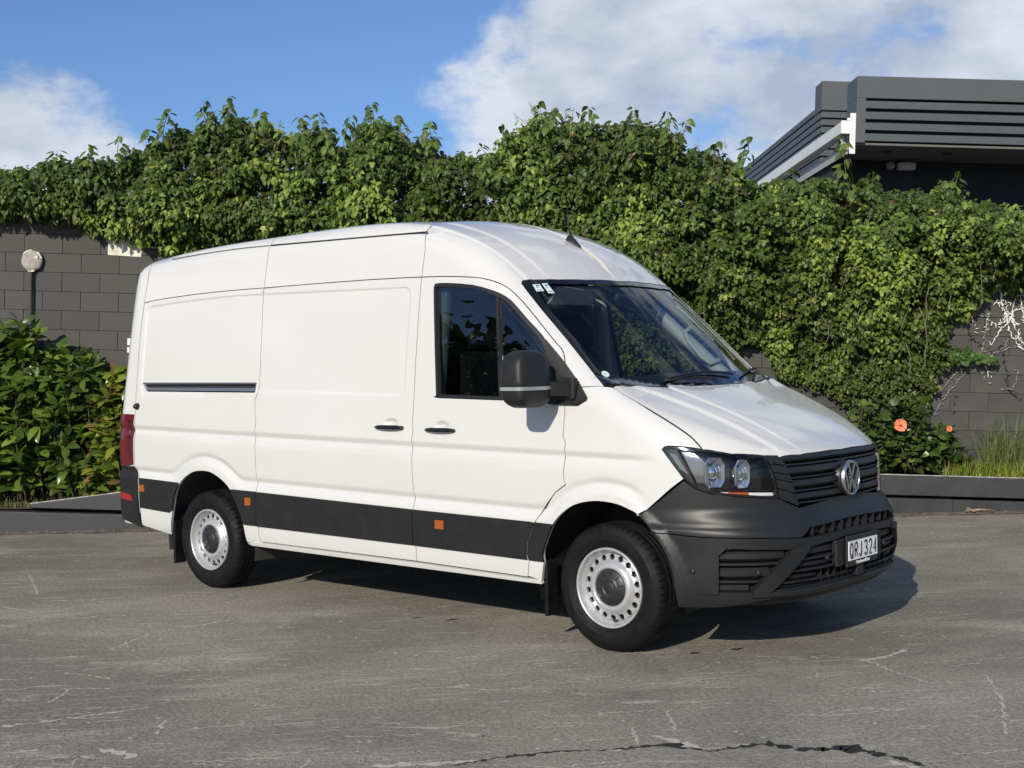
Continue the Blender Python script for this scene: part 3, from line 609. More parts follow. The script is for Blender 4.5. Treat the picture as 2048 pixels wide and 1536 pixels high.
# rear corner and rear doors
poly=j(sR,[(-.95,-.97,.41),(-1.03,-.95,.41),(-1.13,-.84,.41),(-1.165,-.7,.41)],[(-1.1,-.7,2.2),(-1.05,-.7,2.38),(-.95,-.74,2.45)])
rc=panel('rear_corner_panel',WHITE,van,[patch(RCOR,poly,spacing=.03)]); both.append(rc)
rd=panel('rear_door',WHITE,van,[patch(BACK,j([(-1.2,-.695,.45),(-1.2,0,.45),(-1.2,0,2.40),(-1.2,-.695,2.36)]))]); both.append(rd)
# ---- black lower trim, each piece proud of its panel
band=smooth_line(TR['band'],3)
def zband(x): b=np.array(TR['band']); return np.interp(x,b[:,0],b[:,2])
def zlow(x): b=np.array(TR['bandlo']+TR['bandlo2']); return np.interp(x,b[:,0],b[:,2])
def trim(x0,x1,parent,extra0=None,extra1=None,name='side_moulding'):
    xs=np.linspace(x0,x1,max(3,int((x1-x0)/.1)))
    up=[(x,-1.0,zband(x)) for x in xs]; lo=[(x,-1.0,zlow(x)) for x in xs]
    P=j(lo if extra0 is None else lo, extra1 if extra1 is not None else np.zeros((0,3)), rv(up), extra0 if extra0 is not None else np.zeros((0,3)))
    return panel(name,PLAST,parent,[patch(SIDE,P,off=.008,thick=.012,inset=.001,spacing=.04)])
trim(.5975,2.1415,sdoor); 
xs=np.linspace(2.1470,3.078,8)
fs=[(3.0705,-1,.50),(3.0815,-1,.575),(3.134,-1,.690)]
panel('side_moulding',PLAST,fdoor,[patch(SIDE,j([(x,-1,zlow(x)) for x in xs],fs,rv([(x,-1,zband(x)) for x in np.linspace(2.1470,3.11,8)])),off=.008,thick=.012,inset=.001)])
a1=archF[(archF[:,2]>.46)&(archF[:,2]<.70)&(archF[:,0]<3.4)]
panel('side_moulding',PLAST,fender,[patch(SIDE,j([(3.0885,-1,.468)],[(3.198,-1,.467)],a1[1:],[(3.275,-1,.690)],[(3.1395,-1,.694)],[(3.0875,-1,.575)],[(3.0765,-1,.505)]),off=.008,thick=.012,inset=.001)])
a2=archR[(archR[:,0]<-.2)&(archR[:,2]>.53)&(archR[:,2]<.765)]
panel('side_moulding',PLAST,rq,[patch(SIDE,j([(-.834,-1,.548)],[(-.45,-1,.531)],a2,[(-.318,-1,.764)],[(-.60,-1,.772)],[(-.834,-1,.778)]),off=.008,thick=.012,inset=.001)])
a3=archR[(archR[:,0]>.2)&(archR[:,2]<.74)&(archR[:,2]>.50)]
panel('side_moulding',PLAST,rq,[patch(SIDE,j([(.312,-1,.746)],a3,[(.449,-1,.499)],[(.5905,-1,.499)],[(.5915,-1,.62)],[(.5915,-1,.742)]),off=.008,thick=.012,inset=.001)])
# sill under the doors
si=panel('sill',WHITE,van,[patch(SIDE,j([(.456,-.98,.366)],[(.60,-.98,.384)],[(.62,-.985,.383)],sillU[1:]-[0,0,.008],[(3.165,-.987,.362)],[(3.17,-.98,.335)],[(.50,-.98,.352)]),off=.004,inset=.001)]); both.append(si)
# ---- window parts of the front door
wv=win
gl=panel('window_pane',SD_GLASS,fdoor,[patch(SIDE,wv,off=-.012,wall=False,inset=-.004,spacing=.06)])
def ring(outer,w,chart,off,name,m,parent,thick=.02,join=False):
    Q=chart.to2(np.asarray(outer,float)); inn=inset_poly(Q,w,[False]*len(Q)); 
    inner3=chart.lift(inn); return panel(name,m,parent,[patch(chart,outer,holes=[inner3[~np.isnan(inner3[:,0])]],off=off,thick=thick,inset=.0)],join)
ring(wv,.020,SIDE,.002,'window_seal',SEAL,fdoor)
panel('window_divider',SEAL,fdoor,[patch(SIDE,j([(2.777,-.9,2.03),(2.800,-.9,2.02),(2.881,-.97,1.40),(2.853,-.97,1.40)]),off=.001,inset=0,spacing=.05)])
# mirror sail on door and wing
sail=np.array(TR['sail'],float)
panel('mirror_sail',PLAST,fdoor,[patch(SIDE,j(sail),off=.016,thick=.05,inset=0,spacing=.02)])
# inner dark layer behind the sail
# ---- windscreen
wsb=np.array(TR['wsbot'],float); wsb[-1]=(3.752,0,1.456)
wn_=j(wss2,wst[1:]); wsl=j(wn_,rv(wn_[:-1])*[1,-1,1],wsb[1:3]*[1,-1,1],[(3.752,0,1.457)],rv(wsb[1:3]))
bs_=MB(); bs_.tube([tuple(p-Gn(p[None])[0]*.0055) for p in hs],.0042,6); both.append(bs_.build('bonnet_gap_shade',DARK,van))  # added black tube paints the shade of the bonnet gap; no real seal
wscr=panel('windscreen',WS_GLASS,van,[patch(TOP,wsl,off=-.011,wall=False,inset=.001,spacing=.03)])
def ws_at(X,y,off=0.0):
    P=np.array([X,y,float(top_z(np.array(X),np.array(y)))]); n=Gn(P[None])[0]; return Vector(P+n*off),Vector(n)
# black ceramic border: wide strip along the foot, narrow at sides and top
Q=TOP.to2(wsl); inn=[]
for (x,y) in Q:
    nx=3.0+(x-3.0)*.985 if x>3.3 else x; inn.append((x,y))
side_in=np.array([(3.510-.0,-.835),(3.36,-.815),(3.20,-.797),(3.06,-.777),(2.975,-.758),(2.935,-.735)])
top_in=np.array([(2.945,-.69),(3.0,-.5),(3.04,-.26),(3.055,0)])
bot_in=np.array([(3.665,0),(3.66,-.2),(3.605,-.55),(3.545,-.78)])
innear=np.vstack([side_in,top_in]); inner2=np.vstack([innear,(innear[:-1]*[1,-1])[::-1],(bot_in[1:]*[1,-1])[::-1],bot_in])
inner3=TOP.lift(inner2)
panel('windscreen_border',GLOSSB,wscr,[patch(TOP,wsl,holes=[inner3],off=-.003,wall=False,inset=0,spacing=.02)])
# cowl panel: black strip at the foot of the glass
mb=MB()
for s in (-1,1): pass
mb.tube([ws_at(x,y,-.010)[0] for x,y in ((3.63,-.82),(3.69,-.62),(3.745,-.30),(3.757,0),(3.745,.30),(3.69,.62),(3.63,.82))],.012,8)
mb.build('cowl_strip',SEAL,van)
# stickers on the glass
def sticker(name,m,P,parent,lines=True):
    V=[ws_at(x,y,.0015)[0] for x,y,_ in P]; mb=MB(); mb.add(V,[(0,1,2,3)]); o=mb.build(name,m,parent); return o
st=np.array(TR['stick'])
s1=sticker('licence_label',STICK,st[:4],wscr); s2=sticker('service_label',STICK,st[4:],wscr)
for par,P in ((s1,st[:4]),(s2,st[4:])):
    a,b,c_,d=[np.array(p) for p in P]
    for u0,u1,v0,v1 in ((.35,.8,.12,.3),(.3,.6,.42,.5),(.15,.85,.78,.86)):
        mb=MB(); q=[]
        for u,v in ((u0,v0),(u1,v0),(u1,v1),(u0,v1)):
            p=(a*(1-u)+b*u)*(1-v)+(d*(1-u)+c_*u)*v; q.append(ws_at(p[0],p[1],.0022)[0])
        mb.add(q,[(0,1,2,3)]); mb.build('label_print',BLUEI,wscr)
pv,nv=ws_at(3.511,-.805,.002)
mb=MB(); tx=nv.cross(Vector((0,1,0))).normalized(); ty=nv.cross(tx)
mb.add([pv+(tx*math.cos(t)+ty*math.sin(t))*.024 for t in np.linspace(0,2*math.pi,24,endpoint=False)],[list(range(24))]); rs=mb.build('round_sticker',STICK,wscr)
mb=MB(); mb.add([pv+nv*.001+(tx*u+ty*v) for u,v in ((-.014,-.006),(-.003,.012),(.002,-.012),(.012,.006),(.009,.010),(.001,-.003),(-.004,.016))],[(0,1,6),(1,2,5),(2,3,4)]); mb.build('sticker_print',BLUEI,wscr)
# ---- roof antenna
mb=MB(); base=ws_at(2.69,-.035,0)[0]; d=Vector((1,0,-.42)).normalized(); n=ws_at(2.69,-.035)[1]
prof=[(-.055,.035,.012),(-.035,.045,.020),(0,.030,.022),(.04,.014,.018),(.075,.002,.006)]
V=[];F=[]
for x,h,w in prof:
    c=base+d*x; V+= [c+Vector((0,-w,0))-n*.004,c+Vector((0,-w*.45,0))+n*h,c+Vector((0,w*.45,0))+n*h,c+Vector((0,w,0))-n*.004]
for i in range(4):
    for k in range(3): F.append((i*4+k,i*4+k+1,(i+1)*4+k+1,(i+1)*4+k))
F+=[(0,1,2,3),(16,17,18,19)]
mb.add(V,F,True); ant=mb.build('antenna_base',SEAL,van)
mb=MB(); b0=base-d*.03+n*.04; mb.tube([b0,b0-d*.055+n*.05,b0-d*.12+n*.17],[.007,.005,.003],8); mb.build('antenna_rod',SEAL,ant)
# rubber strip of the roof gutter
xs=np.linspace(.585,2.138,40); zz=2.487-TILT*xs; yy=-half_width(xs,zz)
mb=MB(); mb.tube([(x,y-.001,z) for x,y,z in zip(xs,yy,zz)],.0055,6); gut=mb.build('roof_gutter_strip',SEAL,pm); 
xs=np.linspace(-.60,.565,40); zz=2.487-TILT*xs-.042*np.maximum(.4-xs,0)**1.6; yy=-half_width(xs,zz)
mb=MB(); mb.tube([(x,y+.0025,z) for x,y,z in zip(xs,yy,zz)],.0035,6); mb.build('roof_gutter_strip',mat('grey joint',(.12,.12,.12),.6),pr)
# ---- rail of the sliding door, handles, hinges stops, reflectors
rail=np.array(TR['rail'])
ro=panel('door_rail',mat('rail channel',(.05,.05,.053),.4,metal=.5),rq,[patch(SIDE,j(rail[0],(.585,-.969,1.503),(.585,-.976,1.437),rail[3]),off=-.026,thick=.004,inset=-.012,spacing=.05,feats=None)])
mb=MB()
def side_bar(mb,x0,x1,z0,z1,h,out,inn,n=10):
    xs=np.linspace(x0,x1,n); zs=np.linspace(z0,z1,n)
    rows=[]
    for dz,o in ((-h/2,inn),(-h/2,out),(h/2,out),(h/2,inn)):
        O=np.stack([xs,np.full(n,-1.5),zs+dz],-1); P=march(O,np.repeat([[0,1.,0]],n,0),0,1.0,120); rows.append(P+np.array([0,-1,0])*o)
    V=[tuple(rows[j_][i]) for i in range(n) for j_ in range(4)]; F=[]
    for i in range(n-1):
        for j_ in range(3): F.append((i*4+j_,i*4+j_+1,(i+1)*4+j_+1,(i+1)*4+j_))
    F+= [[0,1,2,3],[(n-1)*4+k for k in (3,2,1,0)]]
    mb.add(V,F)
side_bar(mb,-.775,.575,1.462,1.455,.022,-.004,-.03); mb.build('rail_track',BRUSH,rq)
mb=MB(); side_bar(mb,-.80,.575,1.502,1.4985,.006,.001,-.03); mb.build('rail_lip',BRUSH,rq)
def handle(x,z,parent,x0,x1,zs):
    mb=MB(); P,n=on_side(x,z-.018); n=Vector(n); c=Vector(P)
    L=(x1-x0)/2; V=[];F=[]; K=14
    for i in range(K+1):
        u=-1+2*i/K; w=.016*(1-abs(u)**5*.6); out=.020+.014*(1-u*u); xx=x+u*L
        for k in range(8):
            a=2*math.pi*k/8; V.append((xx, P[1]-(out+.010*math.cos(a)), z-.020+.006*0+w*math.sin(a)))
    for i in range(K):
        for k in range(8): F.append((i*8+k,i*8+(k+1)%8,(i+1)*8+(k+1)%8,(i+1)*8+k))
    F+=[list(range(8))[::-1],[K*8+k for k in range(8)]]
    mb.add(V,F,True)
    for s in (-1,1): mb.box((x+s*L*.8,P[1]-.010,z-.020),(.03,.035,.022))
    return mb.build('door_handle',GLOSSB,parent)
handle(1.947,1.237,sdoor,1.82,2.072,1.228); handle(2.393,1.228,fdoor,2.268,2.517,1.22)
def reflector(x,z,w,h,m,parent,name,off=.012):
    P,n=on_side(x,z); P=Vector(P)+Vector(n)*off; mb=MB(); mb.box(P,(w,.014,h),bev=.004)
    return mb.build(name,m,parent)
reflector(-.786,.700,.062,.052,AMBER,rq,'side_reflector'); reflector(.511,.668,.062,.056,AMBER,rq,'side_reflector'); reflector(2.385,.629,.072,.056,AMBER,fdoor,'side_reflector')
mb=MB(); P,n=on_side(2.392,.565); mb.lathe([(0,-.012),(.009,-.012),(.009,0)],12,'y',(P[0],P[1],P[2])); mb.build('trim_plug',DARK,fdoor)
mb=MB(); P,n=on_side(.513,.595); mb.lathe([(0,-.012),(.009,-.012),(.009,0)],12,'y',(P[0],P[1],P[2])); mb.build('trim_plug',DARK,rq)
mb=MB(); P,n=on_side(-.859,1.329); mb.lathe([(0,-.035),(.014,-.034),(.022,-.022),(.026,0)],20,'y',(P[0],P[1],P[2])); mb.build('door_stop',SEAL,rq)
# ---- tail lamp and rear bumper on the rear corner
tl=j([(-.892,-1,1.268),(-.896,-1,1.07),(-.906,-1,.88),(-1.00,-.985,.862),(-1.09,-.92,.865),(-1.15,-.78,.87),(-1.14,-.78,1.272),(-1.08,-.92,1.272),(-1.0,-.985,1.270)])
lamp=panel('tail_lamp',RED,rc,[patch(RCOR,tl,off=.012,thick=.03,inset=.002,spacing=.03)])
rb=j([(-.908,-1,.868),(-.845,-1,.782),(-.842,-1,.598),(-.846,-1,.395),(-.95,-.97,.425),(-1.05,-.94,.45),(-1.13,-.84,.455),(-1.16,-.70,.455),(-1.16,-.70,.855),(-1.09,-.92,.857),(-1.0,-.985,.857)])
rbump=panel('rear_bumper',PLAST,van,[patch(RCOR,rb,off=.014,thick=.05,inset=.001,spacing=.03)]); both.append(rbump)
rf=j([(-.917,-1,.640),(-.913,-1,.595),(-1.0,-.99,.605),(-1.05,-.96,.613),(-1.05,-.96,.66),(-1.0,-.99,.655)])
panel('rear_reflector',REDR,rbump,[patch(RCOR,rf,off=.018,thick=.01,inset=0,spacing=.03)])
mb=MB(); mb.box((-1.21,0,.655),(.11,1.42,.40),bev=.02); mb.build('rear_step',PLAST,van)
ti=j([(-.925,-1,1.22),(-.93,-1,.92),(-.955,-.99,.92),(-.95,-.99,1.22)])
panel('lamp_strip',mat('dark red lens',(.045,.004,.006),.15,coat=1.0),rc,[patch(RCOR,ti,off=.014,thick=.01,inset=0,spacing=.03)])
# ---- nose: bumper
gn=[(4.590,0,.834),(4.575,-.25,.826),(4.548,-.484,.807)]
hlb=hl[[7,8,9,10,11]]                 # lower edge of the headlamp from the inside out
upA=j([hl[11]],[(4.115,-.936,.972)],rv(fb)[:],archF[k0:k0+1])
ksp=np.argmin(np.abs(archF[:,0]-3.957)); bs=smooth_line(TR['bumpsplit'],3)
slot_t=[(4.616,-.482,.701),(4.641,-.08,.714),(4.641,0,.715)]
slot_b=[(4.631,-.412,.652),(4.646,-.092,.660),(4.646,0,.660)]
half=j(gn,[hl[7]],hlb[1:],[(4.115,-.936,.972)],rv(fb)[1:],archF[k0:ksp+1],bs,slot_t)
def fullnose(h): return j(h,rv(h[1:-1])*[1,-1,1])
bump=panel('front_bumper',BUMP,van,[patch(NOSE,fullnose(half),spacing=.016,inset=.0035,thick=.03)])
bb=smooth_line(TR['bumpbot'],3); bb[-1]=(4.626,0,.364)
half=j(slot_b[::-1],bs[::-1],archF[ksp:],bb[1:])
fogh=j([(4.283,-.88,.384),(4.283,-.88,.58),(4.31,-.87,.605),(4.36,-.86,.612),(4.578,-.61,.597),(4.470,-.74,.384)])
lg=j([(4.614,-.500,.595),(4.632,-.40,.608),(4.645,-.15,.618),(4.646,0,.620)]); lgb=j([(4.62,0,.400),(4.60,-.40,.398),(4.515,-.69,.392)])
lgf=j(lg,rv(lg[:-1])*[1,-1,1],rv(lgb[1:])*[1,-1,1],lgb)
fogm=rv(fogh)*[1,-1,1]
lbump=panel('lower_bumper',BUMP,van,[patch(NOSE,fullnose(half),holes=[fogh,fogm,lgf],spacing=.018,inset=.0025,thick=.045)])
# raised frame round the fog pocket, the slanted strut, sensors
for s in (1,-1):
    sc=np.array([1,s,1])
    fr=j([(4.205,-.92,.374),(4.225,-.92,.50),(4.252,-.91,.60),(4.283,-.90,.622),(4.33,-.87,.625),(4.31,-.87,.604),(4.285,-.88,.58),(4.285,-.88,.374)])*sc
    panel('fog_frame',BUMP,lbump,[patch(NOSE,fr,off=.013,thick=.04,inset=0,spacing=.02)])
    dg=j([(4.575,-.615,.600),(4.603,-.54,.628),(4.614,-.51,.595),(4.49,-.72,.378),(4.44,-.775,.374),(4.425,-.79,.386)])*sc
    panel('bumper_strut',BUMP,lbump,[patch(NOSE,dg,off=.020,thick=.07,inset=0,spacing=.02)])
    pa,pb=math.atan2(.88,4.283-3.5),math.atan2(.62,4.57-3.5)
    fogp=panel('fog_pocket',DARK,lbump,[patch(NOSE,(fogh if s>0 else fogh*sc),off=-.055,inset=-.01,wall=False)])
    for z,h,e in ((.572,.050,.03),(.530,.014,.06),(.482,.056,.10),(.437,.014,.15),(.402,.036,.19)):
        mb=MB(); a0,a1=(pa+.005,pb+e) ; bar_rad(mb,z,h,s*a0,s*a1,-.012 if h>.03 else -.006,-.05,16); mb.build('fog_louvre',PLAST,lbump)
# fog louvre limits follow the strut
pl=math.atan2(.70,4.51-3.5)
mb=MB(); bar_rad(mb,.505,.20,-.60,.60,-.075,-.10,24); mb.build('intake_back',DARK,lbump)
for z,h,o,lim in ((.578,.058,-.016,.44),(.540,.012,.004,.47),(.510,.034,-.014,.50),(.482,.012,.008,.545),(.449,.030,-.014,.58),(.424,.012,.008,.60),(.404,.012,-.010,.615)):
    if h>.02:
        for s in (-1,1):
            if z<.5:
                mb=MB(); bar_rad(mb,z,h,s*.36,s*lim,o,-.07,12); mb.build('intake_panel',PLAST,lbump)
            else:
                mb=MB(); bar_rad(mb,z,h,0,s*lim,o,-.07,16); mb.build('intake_panel',PLAST,lbump)
    else:
        mb=MB(); bar_rad(mb,z,h,-lim,lim,o,-.07,36); mb.build('intake_slat',BUMP,lbump)
for p in np.linspace(-.33,.33,12):
    mb=MB(); P=rad_pts([p],[.437],-.03)[0]; mb.box(P,(.05,.009,.075)); mb.build('intake_rib',PLAST,lbump)
# upper slot
mb=MB(); bar_rad(mb,.682,.062,-.46,.46,-.040,-.06,28); mb.build('slot_back',DARK,bump)
for p in np.linspace(-.38,.38,10):
    mb=MB(); P=rad_pts([p],[.685],-.034)[0]; mb.box(P,(.035,.012,.058)); mb.build('slot_rib',GRILLE,bump)
# chin lip and under tray
mb=MB(); bar_rad(mb,.366,.030,-.70,.70,.018,-.08,40); mb.build('bumper_lip',BUMP,lbump)
mb=MB(); bar_rad(mb,.330,.055,-.74,.74,-.03,-.20,40); mb.build('under_tray',PLAST,lbump)
# parking sensors
def sensor(P,n,parent):
    mb=MB(); P=Vector(P); n=Vector(n); q=n.to_track_quat('Y','Z')
    b=MB(); b.lathe([(0,.006),(.010,.006),(.013,.003),(.013,-.012)],16,'y'); mb.add([q@Vector(v)+P for v in b.V],b.F,True); mb.build('parking_sensor',GRILLE,parent)
for X,y,z,o in ((4.163,-.941,.49,.002),(4.464,-.770,.483,-.004),(4.641,-.346,.525,.0),(4.641,.346,.525,.0),(4.464,.77,.483,-.004)):
    ph=math.atan2(-y,X-3.5); P=rad_pts([ph],[z],o)[0]; nn=Gn(P[None])[0]; sensor(P,nn,lbump)
# ---- grille
grl=MB(); bar_rad(grl,.965,.30,-.52,.52,-.050,-.075,30); gback=grl.build('grille_back',DARK,van)
def glim(z): return float(np.interp(z,[.807,.91,1.035,1.089],[math.atan2(.486,1.048),math.atan2(.510,1.033),math.atan2(.549,1.006),math.atan2(.584,.976)]))
for z,h,o in ((1.074,.044,-.004),(1.036,.009,-.010),(1.003,.040,-.002),(.965,.009,-.010),(.932,.040,-.002),(.894,.009,-.010),(.862,.036,-.002),(.829,.009,-.008)):
    mb=MB(); l=glim(z)-.004; bar_rad(mb,z,h,-l,l,o,-.045,36,chamf=.3 if h>.02 else .2); mb.build('grille_bar',GRILLE,gback)
# ribbed side pieces between grille and headlamp
ol=np.array([(4.434,-.645,1.092),(4.466,-.633,1.035),(4.487,-.614,.949),(4.497,-.601,.863)]); il=np.array([(4.476,-.580,1.088),(4.506,-.547,1.035),(4.533,-.508,.91),(4.548,-.484,.812)])
def along(L,t):
    d=np.r_[0,np.cumsum(np.linalg.norm(np.diff(L,axis=0),axis=1))]; d/=d[-1]; return np.array([np.interp(t,d,L[:,i]) for i in range(3)])
for s in (1,-1):
    for a,b in ((0,.225),(.235,.40),(.41,.55),(.56,.765),(.775,1.0)):
        P=np.array([along(ol,a),along(il,a),along(il,b),along(ol,b)])*[1,s,1]
        panel('grille_cheek',BUMP,gback,[patch(NOSE,P,off=.004+.004*(1-a),thick=.03,inset=.001,spacing=.02)])
# emblem: ring, V over W
EX=4.606; em=MB(); em.lathe([(.089,-.004),(.084,.010),(.089,.016),(.096,.012),(.099,-.004)],48,'x',(EX,0,.930)); emb=em.build('emblem_ring',SILVER,van)
mb=MB(); mb.lathe([(0,-.006),(.088,-.006),(.092,-.03),(.105,-.05)],40,'x',(EX,0,.930)); mb.build('emblem_backing',GRILLE,emb)
def stroke(p,q,w=.0165):
    p=Vector((0,*p));q=Vector((0,*q)); d=(q-p).normalized(); nn=Vector((0,-d.z,d.y))*w/2
    return [p+nn,q+nn,q-nn,p-nn]
mb=MB()
for sgn in (-1,1):
    for p,q in (((sgn*.037,.076),(sgn*.004,.012)),((sgn*.076,.040),(sgn*.031,-.076)),((sgn*.031,-.076),(sgn*.002,.000))):
        mb.prism([v+Vector((EX-.002,0,.930)) for v in stroke(p,q)],(1,0,0),.013)
mb.build('emblem_letters',SILVER,emb)
# number plate
def plate_text():
    arc=lambda cx,cy,rx,ry,a,b,n=9:[(cx+rx*math.cos(math.radians(a+(b-a)*i/(n-1))),cy+ry*math.sin(math.radians(a+(b-a)*i/(n-1)))) for i in range(n)]
    G_={'Q':[arc(.5,.5,.42,.5,0,360,20),[(.55,.25),(.95,-.04)]],
        'R':[[(.1,0),(.1,1),(.55,1)]+arc(.55,.75,.35,.25,90,-90)+[(.1,.5)],[(.5,.5),(.92,0)]],
        'J':[[(.72,1),(.72,.28)]+arc(.42,.28,.30,.28,0,-165)],
        '3':[arc(.46,.76,.40,.24,160,-80)+arc(.46,.27,.44,.27,80,-165)],
        '2':[arc(.5,.72,.40,.28,165,-35)+[(.10,0),(.92,0)]],
        '4':[[(.70,0),(.70,1),(.06,.28),(.96,.28)]]}
    w,h,st=.0385,.079,.0120
    for k,ch in enumerate('QRJ324'):
        mb=MB(); y0=.01+(k-2.5)*.0555-w/2+(.004 if k>2 else -.004)
        for pl in G_[ch]:
            P=[Vector((0,y0+x*w,.540-h/2+z*h)) for x,z in pl]
            L=[];R_=[]
            for i,p in enumerate(P):
                a=P[max(i-1,0)]; b=P[min(i+1,len(P)-1)]; d=(b-a).normalized(); nn=Vector((0,-d.z,d.y))*st/2
                if 0<i<len(P)-1:
                    d1=(p-a).normalized(); c=max(.5,abs(d1.dot(d))); nn=nn/c
                L.append(p+nn);R_.append(p-nn)
            V=[(4.6748,v.y,v.z) for q in zip(L,R_) for v in q]; mb.add(V,[(2*i,2*i+1,2*i+3,2*i+2) for i in range(len(P)-1)])
        mb.build('plate_letter',INK,hold)
mb=MB(); mb.box((4.640,0,.538),(.03,.54,.145),bev=.005); hold=mb.build('plate_holder',PLAST,van)
mb=MB(); mb.box((4.664,0.01,.538),(.012,.38,.170),bev=.004); pf=mb.build('plate_frame',GRILLE,hold)
mb=MB(); mb.box((4.671,0.01,.540),(.006,.348,.106)); pp=mb.build('number_plate',PLATE,hold)
MX=lambda x,y,z: Matrix(((0,0,1,x),(1,0,0,y),(0,1,0,z),(0,0,0,1)))
plate_text()
text_mesh('frame_lettering','ContinentalCars',.0245,PLATE,MX(4.6705,0.01,.470),hold,bold=.0006)
mb=MB(); mb.box((4.635,-.0,.425),(.05,.075,.07),bev=.006); mb.build('tow_cover',PLAST,lbump)
# ---- headlamps
def headlamp():
    root=panel('headlamp',GLOSSB,van,[patch(NOSE,hl,off=-.075,inset=-.004,wall=False,spacing=.03)])
    # lens with its black edge
    panel('lens',CLEAR,root,[patch(NOSE,hl,off=.001,wall=False,inset=.0035,spacing=.03)])
    ring(hl,.012,NOSE,-.003,'lens_edge',GLOSSB,root,thick=.07)
    out=j([(4.004,-.965,1.132),(4.03,-.95,1.143),(4.07,-.94,1.143),(4.16,-.90,.95),(4.118,-.93,.975),(4.058,-.955,1.06)])
    panel('lamp_blade',PLAST,root,[patch(NOSE,out,off=-.012,thick=.03,inset=0,spacing=.03)])
    oi=j([(4.035,-.955,1.118),(4.068,-.94,1.110),(4.128,-.91,1.0),(4.09,-.935,1.03)])
    panel('side_marker',mat('grey lens',(.12,.14,.17),.15,coat=1.0),root,[patch(NOSE,oi,off=-.009,thick=.004,inset=0)])
    ch=j([(4.085,-.935,1.142),(4.15,-.905,1.132),(4.235,-.85,1.03),(4.225,-.875,.95),(4.17,-.905,.955)])
    panel('inner_bezel',mat('smoked chrome',(.20,.20,.21),.2,metal=.9),root,[patch(NOSE,ch,off=-.045,thick=.02,inset=0,spacing=.025)])
    for ph,z,w,h,nm in ((math.atan2(.845,4.257-3.5),1.008,.125,.160,'main_beam_reflector'),(math.atan2(.748,4.368-3.5),1.000,.098,.148,'dip_beam_reflector')):
        P=rad_pts([ph],[z],-.012)[0]; nn=Vector(Gn(P[None])[0]); nn.z=0; nn=(nn*.45+Vector((1,0,0))*.75).normalized(); q=Matrix((nn,Vector((0,0,1)).cross(nn),Vector((0,0,1)))).transposed()
        mb=MB(); c=Vector(P)-nn*.012
        def oct_(s,d):
            a=[(-.5,-.28),(-.5,.28),(-.28,.5),(.28,.5),(.5,.28),(.5,-.28),(.28,-.5),(-.28,-.5)]
            return [c+q@Vector((d,y*w*s,zz*h*s)) for y,zz in a]
        R=[oct_(1.05,0),oct_(1.0,.004),oct_(.86,-.008),oct_(.5,-.045),oct_(.22,-.06)]; V=[v for r_ in R for v in r_]; F=[]
        for i in range(4):
            for k in range(8): F.append((i*8+k,i*8+(k+1)%8,(i+1)*8+(k+1)%8,(i+1)*8+k))
        F.append([32+k for k in range(8)]); mb.add(V,F); o=mb.build(nm,CHROME,root)
        mb=MB(); pr=[(0,.004),(.02,.002),(.034,-.008),(.036,-.03)]; b=MB(); b.lathe(pr,20,'x'); mb.add([c+q@Vector((v[0]-.012,v[1]*.95,v[2])) for v in b.V],b.F,True); mb.build('bulb_shield',CHROME,root)
        mb=MB(); mb.box(c+q@Vector((-.004,-w*.42,-.01)),(.01,.022,.10),R=q); mb.build('reflector_post',SILVER,root)
    p0,p1=math.atan2(.86,4.262-3.5),math.atan2(.625,4.485-3.5)
    mb=MB(); bar_rad(mb,.897,.020,p0,p1,-.020,-.05,16,z1=.884); mb.build('running_light',mat('white lens',(.75,.75,.74),.25,coat=.5),root)
    mb=MB(); bar_rad(mb,.898,.016,p0-.06,p0-.155,-.016,-.03,6,z1=.894); mb.build('indicator',AMB2,root)
    mb=MB(); bar_rad(mb,.918,.012,p0+.02,p1+.01,-.015,-.05,16,z1=.908); mb.build('lamp_shelf',GLOSSB,root)
    return root
hlr=headlamp(); both.append(hlr)
